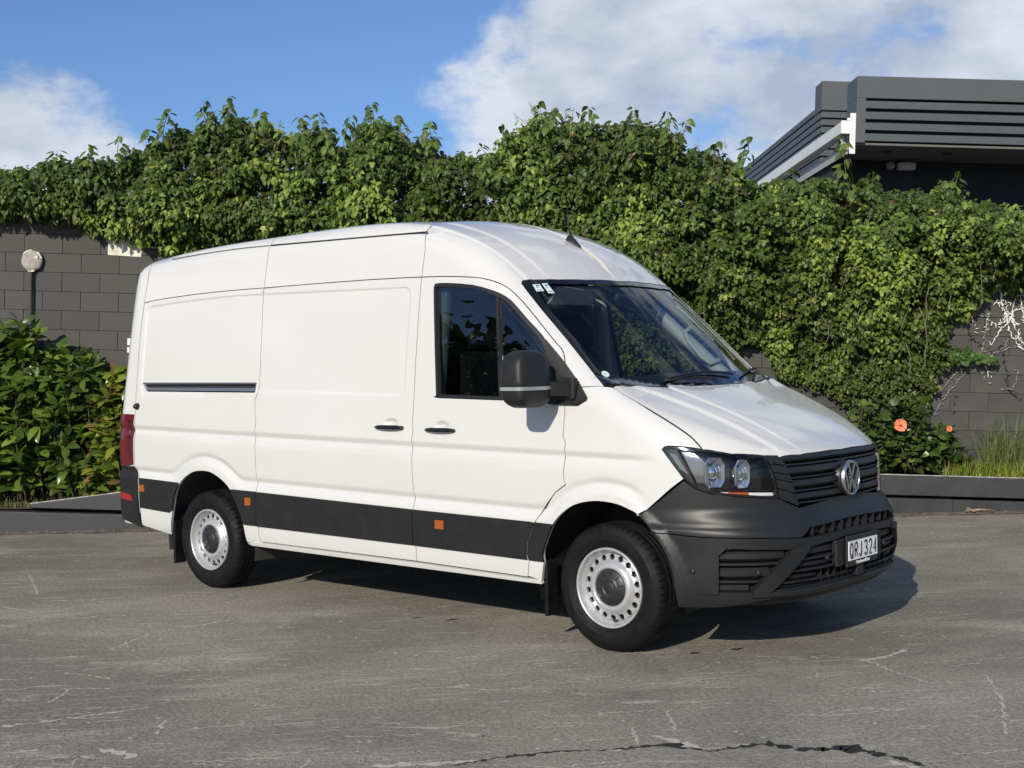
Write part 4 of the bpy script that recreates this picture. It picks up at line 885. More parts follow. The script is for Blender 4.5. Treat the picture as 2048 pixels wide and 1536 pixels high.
# ---- door mirror
def mirror():
    cx,cy,cz=3.262,-1.215,1.522
    mb=MB(); V=[];F=[]; K=26; Hh=.160
    zs=[-1,-.985,-.95,-.88,-.78,-.6,-.4,-.285,-.28,-.272,-.265,-.1,.1,.3,.5,.65,.78,.88,.95,.985,1.0]
    for zt in zs:
        t=abs(zt); s=(1-max(0,(t-.50)/.5)**3.0*(.50 if zt>0 else .48)) if t<1 else .40
        s=max(s,.40); sy=.140*s*(1.0 if zt<0 else 1-.10*zt); sx=.088*s*(1-.10*max(0,zt)); g=.993 if -.281<zt<-.266 else 1
        for k in range(K):
            a=2*math.pi*k/K; ca,sa=math.cos(a),math.sin(a); e=.42
            V.append((cx+g*sx*math.copysign(abs(ca)**e,ca)-.012*zt, cy+g*sy*math.copysign(abs(sa)**e,sa)+.018*max(0,zt)**2, cz+Hh*zt))
    for i in range(len(zs)-1):
        for k in range(K): F.append((i*K+k,i*K+(k+1)%K,(i+1)*K+(k+1)%K,(i+1)*K+k))
    F+=[list(range(K))[::-1],[(len(zs)-1)*K+k for k in range(K)]]
    mb.add(V,F,True); root=mb.build('door_mirror',PLAST,van)
    # turn signal strip wraps the outer front corner
    mb=MB(); V=[];F=[]; a=np.linspace(math.radians(-112),math.radians(38),26)
    for th in a:
        ca,sa=math.cos(th),math.sin(th); e=.42
        for dz,o in ((-.010,-.01),(-.010,.008),(.010,.008),(.010,-.01)):
            V.append((cx+(.088+o)*math.copysign(abs(ca)**e,ca),cy+(.140+o)*math.copysign(abs(sa)**e,sa),cz-.052+dz))
    for i in range(25):
        for k in range(3): F.append((i*4+k,i*4+k+1,(i+1)*4+k+1,(i+1)*4+k))
    mb.add(V,F,False); mb.build('turn_signal',mat('clear signal lens',(.36,.38,.40),.22,metal=.3,coat=.6,bump=(120,.5,.002)),root)
    mb=MB(); mb.box((cx-.076,cy,cz+.01),(.008,.205,.245),bev=.003); mb.build('mirror_glass',CHROME,root)
    mb=MB(); mb.prism([(cx-.02,cy+.10,cz-.095),(cx+.075,cy+.10,cz-.095),(cx+.165,-.985,cz-.105),(cx+.05,-.985,cz-.105)],(0,0,1),.078); mb.box((cx+.115,-.985,cz-.062),(.13,.05,.125),bev=.014); mb.build('mirror_arm',PLAST,root)
    return root
mr=mirror()
# ---- wipers
for i,(pts) in enumerate(([(3.735,-.02,.02),(3.71,-.20,.022),(3.675,-.46,.012)],[(3.70,.48,.02),(3.62,.66,.025),(3.52,.842,.012)])):
    P=[ws_at(x,y,o)[0] for x,y,o in pts]; mb=MB(); mb.tube([P[0],P[0]*.5+P[1]*.5+Vector((0,0,.006)),P[1],P[1]*.4+P[2]*.6,P[2]],[.011,.009,.008,.006,.005],6); w=mb.build('wiper_arm',SEAL,van)
    q0,q1=(((3.672,-.455),(3.683,.262)) if i==0 else ((3.51,.84),(3.675,.40)))
    B=[ws_at(q0[0]+(q1[0]-q0[0])*t,q0[1]+(q1[1]-q0[1])*t,.014)[0] for t in np.linspace(0,1,8)]; mb=MB(); mb.tube(B,.008,6); mb.build('wiper_blade',SEAL,w)
# ---- mud flaps, arch liners, chassis
for sy in (-1,):
    mb=MB(); mb.box((-.445,-.93,.305),(.025,.10,.32),bev=.006); both.append(mb.build('mud_flap',RUBBER,van))
    mb=MB(); mb.box((3.19,-.935,.310),(.025,.10,.32),bev=.006); both.append(mb.build('mud_flap',RUBBER,van))
    for ax,az,r in ((0,.35,.520),(3.64,.345,.505)):
        mb=MB(); V=[];F=[]; a=np.linspace(math.radians(-12),math.radians(192),28)
        for th in a:
            rr=r; yo_=-.975
            if ax>1 and math.cos(th)>-.1: q=min(1,(math.cos(th)+.1)/.6); rr=r-.055*q; yo_=-.975+.09*q
            for y in (yo_,-.55): V.append((ax+rr*math.cos(th),y,az+rr*math.sin(th)))
        for i in range(27): F.append((2*i,2*i+1,2*i+3,2*i+2))
        n0=len(V); V.append((ax,-.55,az)); F+=[(2*i+1,n0,2*i+3) for i in range(27)]
        mb.add(V,F,False); both.append(mb.build('arch_liner',PLAST if ax>1 else mat('grey liner felt',(.05,.05,.05),.95),van))
mb=MB(); mb.box((.0,0,.33),(.10,1.2,.10)); mb.box((1.6,0,.47),(2.4,1.86,.12)); mb.box((-.75,0,.50),(.6,1.8,.12)); mb.box((4.0,0,.45),(.6,1.1,.2)); mb.box((1.2,-.45,.36),(2.8,.10,.10)); mb.box((1.2,.45,.36),(2.8,.10,.10)); mb.box((3.64,0,.33),(.12,1.3,.10)); mb.box((2.7,0,.46),(.9,1.86,.10)); mb.build('chassis',DARK,van)
# ---- wheels
def wheel(ax,name='wheel'):
    cz=.357; yo=-.985
    mb=MB(); mb.lathe([(0,.0),(.185,.0),(.19,.02),(.19,.10)],40,'y',(ax,yo+.068,cz)); root=mb.build(name,DARK,van)
    # tyre with lugs cut into the shoulders
    prof=[(.222,.030),(.226,.004),(.234,-.004),(.252,-.010),(.268,-.0165),(.2685,-.0175),(.290,-.0185),(.306,-.0165),(.3065,-.0145),(.322,-.008),(.336,.002)]
    sh=[(.345,.010),(.351,.020),(.3555,.034)]
    tread=[(.3568,.050),(.3572,.066),(.348,.068),(.348,.075),(.3574,.077),(.3576,.100),(.348,.102),(.348,.110),(.3576,.112),(.3574,.135),(.348,.137),(.348,.144),(.3572,.146),(.3568,.162),(.3555,.178)]
    back=[(.345,.20),(.322,.214),(.27,.222),(.222,.205)]
    full=prof+sh+tread+back; V=[];F=[]; ang=[]
    n=58
    for i in range(n):
        for f_,cut in ((0,0),(.40,0),(.74,0),(.79,1),(.91,1),(.95,0)): ang.append((2*math.pi*(i+f_)/n,cut))
    m=len(full)
    for th,cut in ang:
        for k,(r,h) in enumerate(full):
            if cut and (len(prof)<=k<len(prof)+4 or len(full)-6<=k<len(full)-4): r-=.006
            V.append((ax+r*math.cos(th),yo+h,cz+r*math.sin(th)))
    N_=len(ang)
    for i in range(N_):
        for k in range(m-1): F.append((i*m+k,i*m+k+1,((i+1)%N_)*m+k+1,((i+1)%N_)*m+k))
    me=raw_mesh('tyre',V,np.array(F),RUBBER,smooth=True); me.set_sharp_from_angle(angle=math.radians(28)); obj('tyre',me,root)
    # raised sidewall lettering blocks
    mb=MB()
    for a0,seq in ((38,'1101101110110'),(218,'110111011'),(128,'11011')):
        for q,c in enumerate(seq):
            if c=='1':
                th=math.radians(a0-q*3.2); r=.285; mb.box((ax+r*math.cos(th),yo-.0188,cz+r*math.sin(th)),(.010,.002,.016),R=Matrix.Rotation(-th+math.pi/2,3,'Y'))
    mb.build('sidewall_marking',RUBBER,root)
    # rim: barrel by lathe, face disc with 18 slots
    mb=MB(); mb.lathe([(.2235,.012),(.2235,-.003),(.219,-.006),(.2125,-.004),(.209,.004),(.206,.020),(.203,.026),(.197,.034),(.190,.044),(.187,.060)],96,'y',(ax,yo,cz)); rim=mb.build('rim',STEEL,root)
    dep=_smooth_table([.08,.098,.106,.112,.130,.142,.152,.160,.183,.189,.20],[.036,.030,.010,.006,.008,.020,.032,.037,.040,.048,.060],.06,.21,.0022)
    tht=np.linspace(0,2*np.pi,120,endpoint=False)
    loops=[.188*np.stack([np.cos(tht),np.sin(tht)],-1),.092*np.stack([np.cos(tht),np.sin(tht)],-1)]
    for i in range(18):
        a=2*np.pi*(i+.5)/18; c=.1690*np.array([np.cos(a),np.sin(a)]); t=np.linspace(0,2*np.pi,18,endpoint=False)
        e=np.stack([.0165*np.cos(t),.0172*np.sin(t)],-1); Rm=np.array([[np.cos(a),-np.sin(a)],[np.sin(a),np.cos(a)]]); loops.append(c+e@Rm.T)
    I=[]
    for r in (.096,.100,.104,.107,.110,.116,.124,.132,.138,.142,.146,.150,.154,.158,.180,.183,.186):
        I.append(r*np.stack([np.cos(tht+r*40),np.sin(tht+r*40)],-1))
    pts=np.vstack(loops+I); E=[];k=0
    for l in loops: E+=[(k+i,k+(i+1)%len(l)) for i in range(len(l))]; k+=len(l)
    r_=delaunay_2d_cdt([Vector(p) for p in pts],E,[],0,1e-7); v2=np.array([(v.x,v.y) for v in r_[0]]); T=np.array(r_[2]); c=v2[T].mean(1)
    ok=pip(c,loops[0])
    for l in loops[1:]: ok&=~pip(c,l)
    T=T[ok]; rr=np.hypot(v2[:,0],v2[:,1]); h=np.interp(rr,*dep); e=1e-4; sl=(np.interp(rr+e,*dep)-np.interp(rr-e,*dep))/(2*e)
    V=np.stack([ax+v2[:,0],yo+h,cz+v2[:,1]],-1); nn=np.stack([sl*v2[:,0]/rr,-np.ones(len(rr)),sl*v2[:,1]/rr],-1); nn/=np.linalg.norm(nn,axis=1,keepdims=True)
    g=np.cross(V[T[:,1]]-V[T[:,0]],V[T[:,2]]-V[T[:,0]]); fl=(g*nn[T].mean(1)).sum(1)<0; T[fl]=T[fl][:,::-1]
    F=[tuple(int(x) for x in t) for t in T]; ln=[tuple(nn[i]) for t in F for i in t]; cnt=set((t[i],t[(i+1)%3]) for t in F for i in range(3)); VV=V.tolist(); inn={}
    for (a,b) in list(cnt):
        if (b,a) in cnt: continue
        for i in (a,b):
            if i not in inn: inn[i]=len(VV); VV.append([V[i][0],V[i][1]+.012,V[i][2]])
        F.append((b,a,inn[a],inn[b])); w=np.cross(V[a]-V[b],np.array([0,1,0])); w/=np.linalg.norm(w)+1e-9; ln+=[tuple(w)]*4
    me=raw_mesh('wheel_disc',np.array(VV),F,STEEL,lnorm=ln); obj('wheel_disc',me,root)
    mb=MB(); mb.lathe([(0,.004),(.034,.004),(.037,.007),(.040,.000),(.050,-.002),(.054,.004),(.060,.006),(.098,.012),(.1025,.018),(.1025,.03)],60,'y',(ax,yo,cz)); hub=mb.build('hub_cap',mat('hub cap plastic',(.020,.0205,.022),.45),root)
    mb=MB()
    for i in range(10):
        th=2*math.pi*(i+.3)/10; r=.079; mb.box((ax+r*math.cos(th),yo+.0085,cz+r*math.sin(th)),(.030,.004,.0045),R=Matrix.Rotation(-th,3,'Y'))
    mb.build('hub_slots',DARK,root)
    mb=MB(); th=math.radians(-82); mb.tube([(ax+.185*math.cos(th),yo+.04,cz+.185*math.sin(th)),(ax+.180*math.cos(th),yo+.008,cz+.180*math.sin(th))],.006,8); mb.build('valve',SEAL,root)
    return root
w1=wheel(3.64); w2=wheel(0.0); both+=[w1,w2]
# ---- cabin
mb=MB(); V=[];F=[]
prof=[(3.74,1.40),(3.62,1.425),(3.40,1.455),(3.22,1.475),(3.10,1.46),(3.04,1.40),(3.03,1.20),(3.10,.95)]
for x,z in prof:
    for y in np.linspace(-.88,.88,9): V.append((x-.10*abs(y)**2*.9,y,z+.015*math.cos(y*7)*(1 if z>1.42 else 0)))
for i in range(len(prof)-1):
    for k in range(8): F.append((i*9+k,i*9+k+1,(i+1)*9+k+1,(i+1)*9+k))
mb.add(V,F,True); dash=mb.build('dashboard',DASH,van)
mb=MB()
for y in (-.32,.10): mb.box((3.42,y,1.462),(.16,.17,.012),bev=.004)
mb.build('dash_tray',mat('tray grey',(.10,.10,.095),.7),dash)
mb=MB(); V=[];F=[]
for i in range(28):
    a=2*math.pi*i/28
    for k in range(8):
        b=2*math.pi*k/8; r=.19+.015*math.cos(b); V.append((2.93+r*math.sin(a)*.42+.015*math.sin(b)*.9,-.42+r*math.cos(a),1.36+r*math.sin(a)*.9-.015*math.sin(b)*.42))
for i in range(28):
    for k in range(8): F.append((i*8+k,i*8+(k+1)%8,((i+1)%28)*8+(k+1)%8,((i+1)%28)*8+k))
mb.add(V,F,True); mb.box((2.95,-.42,1.355),(.05,.10,.09),bev=.01); mb.box((2.95,-.42,1.34),(.02,.36,.03)); mb.build('steering_wheel',DASH,van)
for y,w in ((-.42,.52),(.22,.50),(.60,.36)):
    mb=MB(); mb.box((2.50,y,.93),(.52,w,.18),bev=.05); mb.box((2.27,y,1.32),(.16,w*.95,.74),R=Matrix.Rotation(math.radians(-10),3,'Y'),bev=.05); mb.box((2.21,y,1.80),(.10,min(w,.30),.22),bev=.04); mb.build('seat',SEATM,van)
mb=MB(); mb.box((2.16,0,1.35),(.02,1.60,1.65)); mb.build('bulkhead',mat('bulkhead grey',(.025,.025,.027),.8),van)
mb=MB(); mb.box((2.45,0,2.06),(.60,1.3,.03),bev=.01); mb.box((2.90,-.30,2.02),(.03,.44,.13),R=Matrix.Rotation(math.radians(40),3,'Y'),bev=.01); mb.build('headlining',PALE,van)
mb=MB(); mb.box((2.975,.10,2.035),(.12,.22,.06),R=Matrix.Rotation(math.radians(38),3,'Y'),bev=.015); mb.build('camera_housing',DASH,van)
for s in (-1,1):
    mb=MB(); V=[]
    cs=[(3.50,.842,1.44,.07),(3.30,.812,1.61,.07),(3.12,.79,1.77,.075),(2.98,.765,1.90,.08),(2.90,.72,1.985,.09)]
    F=[]
    for x,y,z,w in cs:
        x-=.055; y-=.012; V+=[(x+.02,s*(y-.04),z+.0),(x-.02,s*(y-.085),z-.03),(x-w-.03,s*(y-.03),z-.05),(x-.02,s*(y+.01),z-.03)]
    for i in range(4):
        for k in range(4): F.append((i*4+k,i*4+(k+1)%4,(i+1)*4+(k+1)%4,(i+1)*4+k))
    mb.add(V,F,True); ap=mb.build('pillar_trim',PALE,van)
    mb=MB(); mb.tube([(3.30,s*.755,1.60),(3.26,s*.70,1.58),(3.20,s*.69,1.62),(3.10,s*.685,1.73),(3.06,s*.70,1.79),(3.08,s*.745,1.82)],.017,8); mb.build('grab_handle',PALE,ap)
    mb=MB(); mb.box((2.27,s*.86,1.62),(.09,.06,1.0),R=Matrix.Rotation(s*math.radians(7),3,'X'),bev=.02); mb.build('belt_pillar_trim',PALE,van)
    mb=MB(); mb.box((2.63,s*.935,1.06),(.92,.06,.64),bev=.02); mb.build('door_lining',DASH,van)
mb=MB(); mb.box((2.55,0,.60),(.9,1.8,.04)); mb.build('cab_floor',DASH,van)
mb=MB(); mb.box((3.42,0,1.16),(.03,1.5,.5)); mb.build('firewall',DARK,van)
# the far side
for o in both: mirrored(o,van)
# ------------------------------------------------------------ the yard behind the van
# a = metres to the right, b = metres away from where the photographer stood, h = height; the yard slopes 2.8 degrees
TH=.0485
_rr=np.array([.7572,.6532,0]); _rr/=np.linalg.norm(_rr); _fw=np.array([-_rr[1],_rr[0],0]); _o=np.array([CAMP[0],CAMP[1],0])
_ea=_rr*math.cos(TH)-np.array([0,0,1])*math.sin(TH); _eh=_rr*math.sin(TH)+np.array([0,0,1])*math.cos(TH)
YR=np.stack([_ea,_fw,_eh],-1)                       # columns
def W(p): p=np.asarray(p,float); return p@YR.T+_o
def yard(o): 
    """place an object whose mesh is written in a,b,h"""
    m=Matrix.Identity(4)
    for i in range(3):
        for k in range(3): m[i][k]=YR[i][k]
        m[i][3]=_o[i]
    o.matrix_world=m; return o
# ground -------------------------------------------------------------
def asphalt():
    m=bpy.data.materials.new('asphalt'); m.use_nodes=True; nt=m.node_tree; p=nt.nodes['Principled BSDF']; L=nt.links.new
    tc=N(nt,'ShaderNodeTexCoord')
    def mapn(rot,sc,loc=(0,0,0)):
        a=N(nt,'ShaderNodeMapping',vector_type='TEXTURE'); a.inputs['Rotation'].default_value=(0,0,rot); a.inputs['Scale'].default_value=tuple(1/x for x in sc); a.inputs['Location'].default_value=loc; L(tc.outputs['Object'],a.inputs['Vector']); return a.outputs[0]
    def noise(vec,sc,det,ro=.55,dist=0):
        n=N(nt,'ShaderNodeTexNoise'); n.inputs['Scale'].default_value=sc; n.inputs['Detail'].default_value=det; n.inputs['Roughness'].default_value=ro; n.inputs['Distortion'].default_value=dist; L(vec,n.inputs['Vector']); return n.outputs['Fac']
    def rng(v,a,b,c=0.,d=1.):
        r=N(nt,'ShaderNodeMapRange'); r.interpolation_type='SMOOTHSTEP'; L(v,r.inputs['Value']); r.inputs['From Min'].default_value=a; r.inputs['From Max'].default_value=b; r.inputs['To Min'].default_value=c; r.inputs['To Max'].default_value=d; return r.outputs['Result']
    def mul(a,b):
        q=N(nt,'ShaderNodeMath',operation='MULTIPLY'); L(a,q.inputs[0])
        if isinstance(b,float): q.inputs[1].default_value=b
        else: L(b,q.inputs[1])
        return q.outputs[0]
    def mix(f,a,b):
        q=N(nt,'ShaderNodeMixRGB'); L(f,q.inputs[0])
        for i,x in ((1,a),(2,b)):
            if isinstance(x,tuple): q.inputs[i].default_value=(*x,1)
            else: L(x,q.inputs[i])
        return q.outputs[0]
    O=mapn(0,(1,1,1))
    base=mix(rng(noise(O,.5,6,.65,.6),.38,.64),(.190,.178,.150),(.275,.257,.212))
    base=mix(mul(rng(noise(mapn(.85,(.55,1.7,1)),1.1,6,.62,.5),.50,.70),.70),base,(.36,.34,.285))
    base=mix(mul(rng(noise(O,2.3,4,.6),.56,.75),.35),base,(.125,.120,.110))
    grain=noise(O,120,4,.75); g2=noise(O,38,4,.7)
    base=mix(rng(grain,.35,.72),mix(rng(grain,.25,.42),(.045,.044,.042),base),(.20,.195,.18)) if False else base
    q=N(nt,'ShaderNodeMixRGB',blend_type='MULTIPLY'); q.inputs[0].default_value=1; L(base,q.inputs[1]); L(rng(grain,.32,.68,.60,1.42),q.inputs[2]); base=q.outputs[0]
    q=N(nt,'ShaderNodeMixRGB',blend_type='MULTIPLY'); q.inputs[0].default_value=1; L(base,q.inputs[1]); L(rng(g2,.33,.67,.78,1.24),q.inputs[2]); base=q.outputs[0]
    # scrapes: stretched noise in three directions, broken up
    for rot,sc,th,amt,lo in ((.80,(1.5,17,1),.61,.55,(0,0,0)),(.93,(1.0,26,1),.62,.62,(3,8,0)),(.62,(1.8,20,1),.62,.60,(7,1,0)),(1.35,(2.2,20,1),.66,.45,(2,5,0)),(.86,(.6,9,1),.60,.28,(1,3,0)),(.70,(5,40,1),.60,.7,(4,4,0))):
        s=rng(noise(mapn(rot,sc,lo),1.0,3,.55,.25),th,th+.06)
        brk=rng(noise(mapn(0,(1,1,1),lo),1.7,6,.68),.50,.60)
        base=mix(mul(mul(s,brk),amt),base,(.50,.475,.41))
    # pale chips
    v=N(nt,'ShaderNodeTexVoronoi'); v.inputs['Scale'].default_value=13; L(O,v.inputs['Vector'])
    chip=mul(rng(v.outputs['Distance'],.20,.08),rng(noise(O,5,2),.55,.62)); base=mix(mul(chip,.8),base,(.60,.58,.53))
    L(base,p.inputs['Base Color']); p.inputs['Roughness'].default_value=.88; p.inputs['Specular IOR Level'].default_value=.3
    b=N(nt,'ShaderNodeBump'); b.inputs['Strength'].default_value=.55; b.inputs['Distance'].default_value=.006; L(grain,b.inputs['Height'])
    b2=N(nt,'ShaderNodeBump'); b2.inputs['Strength'].default_value=.5; b2.inputs['Distance'].default_value=.02; L(g2,b2.inputs['Height']); L(b.outputs[0],b2.inputs['Normal']); L(b2.outputs[0],p.inputs['Normal'])
    return m
ASPH=asphalt()
me=raw_mesh('asphalt_yard',[(-400,-400,0),(400,-400,0),(400,400,0),(-400,400,0)],[(0,1,2,3)],ASPH); tag(obj('asphalt_yard',me),'worn grey asphalt yard with pale scrapes','yard',kind='structure')
# crack sealed with tar and long scrapes: thin sheets on the asphalt
TAR=mat('tar',(.016,.015,.014),.75,noise=(30,.3,4)); SCR=mat('scraped stone',(.46,.435,.375),.9,noise=(40,.22,5))
def gpt(u,v):
    """where the pixel (u,v) of a 2048x1536 frame meets the ground"""
    d=np.array(_f)+np.array(_r)*((u-1024)/2649.5)-np.array(_u)*((v-768)/2649.5); t=-CAMP[2]/d[2]; return np.array(CAMP)+d*t
def ribbon(mb,P,w,z,jit,step=.03,seed=0):
    r=np.random.default_rng(seed); P=np.asarray(P,float)[:,:2]; d=np.r_[0,np.cumsum(np.linalg.norm(np.diff(P,axis=0),axis=1))]; n=max(4,int(d[-1]/step)); t=np.linspace(0,d[-1],n)
    C_=np.stack([np.interp(t,d,P[:,0]),np.interp(t,d,P[:,1])],-1); ww=np.interp(t,d,w) if not np.isscalar(w) else np.full(n,w)
    ww=ww*(1+jit*r.standard_normal(n).clip(-1,1.6)); ww[0]=ww[-1]=.0005; C_[1:-1]+=r.standard_normal((n-2,2))*.006*min(1,jit*2)
    tg=np.gradient(C_,axis=0); tg/=np.linalg.norm(tg,axis=1,keepdims=True)+1e-9; nn=np.stack([-tg[:,1],tg[:,0]],-1)
    V=[];F=[]
    for i in range(n):
        a=C_[i]+nn[i]*abs(ww[i])*.5*(.6+.8*r.random()); b=C_[i]-nn[i]*abs(ww[i])*.5*(.6+.8*r.random()); V+=[(a[0],a[1],z),(b[0],b[1],z)]
    for i in range(n-1): F.append((2*i,2*i+1,2*i+3,2*i+2))
    mb.add(V,F)
mb=MB(); ribbon(mb,[gpt(*p) for p in ((900,1532),(1000,1516),(1120,1503),(1230,1500),(1320,1490),(1420,1503),(1520,1488),(1560,1492),(1600,1500),(1690,1496),(1760,1508),(1830,1526),(1850,1534))],[.010,.022,.012,.010,.035,.008,.02,.07,.02,.07,.04,.016,.008],.0018,.85,.016,3)
ribbon(mb,[gpt(*p) for p in ((1322,1488),(1345,1492),(1368,1500))],[.01,.05,.01],.0022,.5,.015,9)
tag(mb.build('pavement_crack',TAR),'dark tar filled crack along the front edge of the yard','crack',kind='structure')
mb=MB(); rs=np.random.default_rng(5)
LONG=[((0,1455),(120,1440),(300,1415),.016),((80,1500),(20,1506),(0,1510),.02),((190,1497),(230,1505),(272,1515),.03),((220,1300),(300,1268),(470,1238),.010),((130,1345),(180,1352),(226,1358),.008),((1300,1472),(1340,1480),(1400,1497),.03),((1730,1320),(1790,1345),(1870,1370),.010),((1720,1322),(1780,1312),(1815,1298),.03),((1580,1432),(1700,1428),(1825,1418),.008),((1970,1350),(2005,1400),(2012,1470),.010),((1330,1420),(1345,1440),(1350,1460),.008),((1320,1368),(1400,1360),(1490,1350),.008),((740,1533),(870,1528),(1000,1518),.030),((1770,1522),(1810,1530),(1840,1538),.035),((0,1214),(40,1219),(70,1225),.012),((60,1150),(70,1175),(75,1190),.010),((100,1202),(180,1200),(245,1195),.014),((310,1340),(430,1341),(550,1336),.006),((930,1205),(880,1215),(800,1232),.006),((1150,1275),(1090,1290),(1030,1305),.006),((1390,1325),(1420,1335),(1375,1345),.006),((1850,1240),(1900,1232),(1960,1226),.008),((1920,1430),(1980,1438),(2047,1445),.010),((1450,1290),(1490,1283),(1530,1275),.006)]
for i,(p,q,s,w) in enumerate(LONG): ribbon(mb,[gpt(*p),gpt(*q),gpt(*s)],w*1.1,.0014,.55,.02,20+i)
for i in range(200):
    u=rs.uniform(0,2048); v=rs.uniform(1230,1536)
    if 600<u<1350 and v<1300: continue
    l=rs.uniform(.03,.16); an=rs.choice([.80,.70,.95,.55,2.2],p=[.4,.25,.15,.15,.05])+rs.normal(0,.15); c=gpt(u,v)[:2]; d=np.array([math.cos(an),math.sin(an)])*l
    ribbon(mb,[c-d,c+d*.1+rs.normal(0,.006,2),c+d],rs.uniform(.004,.011),.0013,.5,.015,300+i)
tag(mb.build('scrape_marks',SCR),'pale scrape marks scattered over the yard',kind='structure')
mb=MB()
for u,v,w in ((836,1236,.05),(904,1240,.06),(1392,1307,.05),(1474,1298,.05)):
    ribbon(mb,[gpt(u-14,v+1),gpt(u,v),gpt(u+14,v-2)],[.01,w*.6,.01],.0016,.6,.012,int(u))
tag(mb.build('oil_spots',TAR),'small dark oil spots beside the van',kind='structure')
# garden bed soil behind the kerb
SOIL=mat('garden soil',(.075,.06,.045),.95,noise=(12,.35,6),bump=(40,1.,.03))
V=[];F=[];na=60
for i in range(na):
    a=-9+18*i/(na-1); hb=np.interp(a,[-9,-4.9,-2.2,0,9],[-.10,-.02,.33,.50,.52])
    V+=[(a,13.36,hb),(a,13.7,hb+.02),(a,14.1,hb+.05)]
for i in range(na-1):
    for k in range(2): F.append((3*i+k,3*i+k+1,3*i+k+4,3*i+k+3))
o=yard(obj('garden_bed',raw_mesh('garden_bed',V,F,SOIL))); tag(o,'narrow bed of dark soil between kerb and wall',None,kind='structure')
# timber kerb --------------------------------------------------------
TIMB=mat('dark painted timber',(.034,.037,.040),.62,noise=(5,.22,6),bump=(60,.4,.002)); TIMW=mat('worn timber edge',(.42,.41,.38),.8,noise=(16,.5,5))
kerb=empty('retaining_kerb'); yard(kerb); tag(kerb,'low dark painted timber retaining edge along the garden bed','kerb')
def beam(name,pts,b0,b1,mm=TIMB):
    mb=MB(); V=[(a,b,h) for b in (b0,b1) for a,h in pts]; k=len(pts); F=[list(range(k)),[k+i for i in range(k)][::-1]]+[(i,k+i,k+(i+1)%k,(i+1)%k) for i in range(k)]; mb.add(V,F)
    me=mb.build(name,mm,kerb); bv=me.modifiers.new('b','BEVEL'); bv.width=.006; bv.segments=2; return me
beam('timber_beam',[(-9,-.6),(-2.35,-.6),(-2.35,-.04),(-9,-.04)],13.27,13.42)
beam('timber_beam',[(-2.34,-.6),(1.2,-.6),(1.2,.17),(-2.34,.17)],13.27,13.42)
beam('timber_beam',[(1.21,-.4),(4.38,-.4),(4.38,.342),(1.21,.342)],13.27,13.42)
beam('timber_beam',[(4.385,-.4),(9,-.4),(9,.338),(4.385,.338)],13.30,13.45)
beam('timber_beam',[(-4.9,.0),(-2.4,.0),(-2.4,.42),(-4.9,.035)],13.30,13.40)
beam('timber_beam',[(-2.39,.20),(1.0,.368),(1.0,.57),(-2.39,.42)],13.30,13.40)
beam('timber_beam',[(1.005,.37),(9,.37),(9,.57),(1.005,.57)],13.30,13.40)
beam('worn_edge',[(-4.9,.037),(-2.4,.422),(-2.4,.430),(-4.9,.045)],13.302,13.36,TIMW); beam('worn_edge',[(1.0,.571),(9,.571),(9,.578),(1.0,.578)],13.302,13.36,TIMW)
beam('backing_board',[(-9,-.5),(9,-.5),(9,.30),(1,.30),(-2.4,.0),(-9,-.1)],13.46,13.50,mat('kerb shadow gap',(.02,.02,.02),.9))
# block wall ----------------------------------------------------------
def blockmat():
    m=mat('dark painted block',(.068,.066,.063),.85,noise=(4,.26,7),bump=(130,.6,.003)); nt=m.node_tree; p=nt.nodes['Principled BSDF']
    oi=N(nt,'ShaderNodeObjectInfo'); mr=N(nt,'ShaderNodeMapRange'); nt.links.new(oi.outputs['Random'],mr.inputs['Value']); mr.inputs['To Min'].default_value=.93; mr.inputs['To Max'].default_value=1.07
    src=p.inputs['Base Color'].links[0].from_socket; q=N(nt,'ShaderNodeMixRGB',blend_type='MULTIPLY'); q.inputs[0].default_value=1; nt.links.new(src,q.inputs[1]); nt.links.new(mr.outputs[0],q.inputs[2]); nt.links.new(q.outputs[0],p.inputs['Base Color']); return m
BLK=blockmat(); MORT=mat('painted mortar',(.054,.052,.050),.9,noise=(20,.2,4))
wall=empty('block_wall'); yard(wall); tag(wall,'tall dark painted concrete block wall behind the garden bed','wall')
mb=MB(); mb.box((0,14.115,1.35),(19,.20,3.32)); mb.build('wall_core',MORT,wall)
def block_mesh(l):
    mb=MB(); mb.box((0,0,0),(l-.0035,.05,.1965),bev=.0035); o=mb.build('block_src',BLK); me=o.data; bpy.data.objects.remove(o); return me
BM=[block_mesh(.40)]; nb=0; rest_blocks=[]
for row in range(-1,15):
    h=2.81-.2*(row)+.1; off=(-5.25 if row%2 else -5.05)
    for k in range(-6,34):
        a=off+.4*k+.2
        vis=(-6.3<a<-2.9 and h>.9) or (a>2.0 and a<6.3 and .45<h<2.35)
        if not vis or nb>=298:
            rest_blocks.append((a,h)); continue
        o=bpy.data.objects.new('block',BM[0]); link(o,wall); o.location=(a,14.0+RNG.uniform(-.0015,.0015),h); nb+=1
mb=MB()
for a,h in rest_blocks:
    if -9.2<a<9.2: mb.box((a,14.0,h),(.3965,.05,.1965))
mb.build('hidden_blocks',BLK,wall)['kind']='stuff'
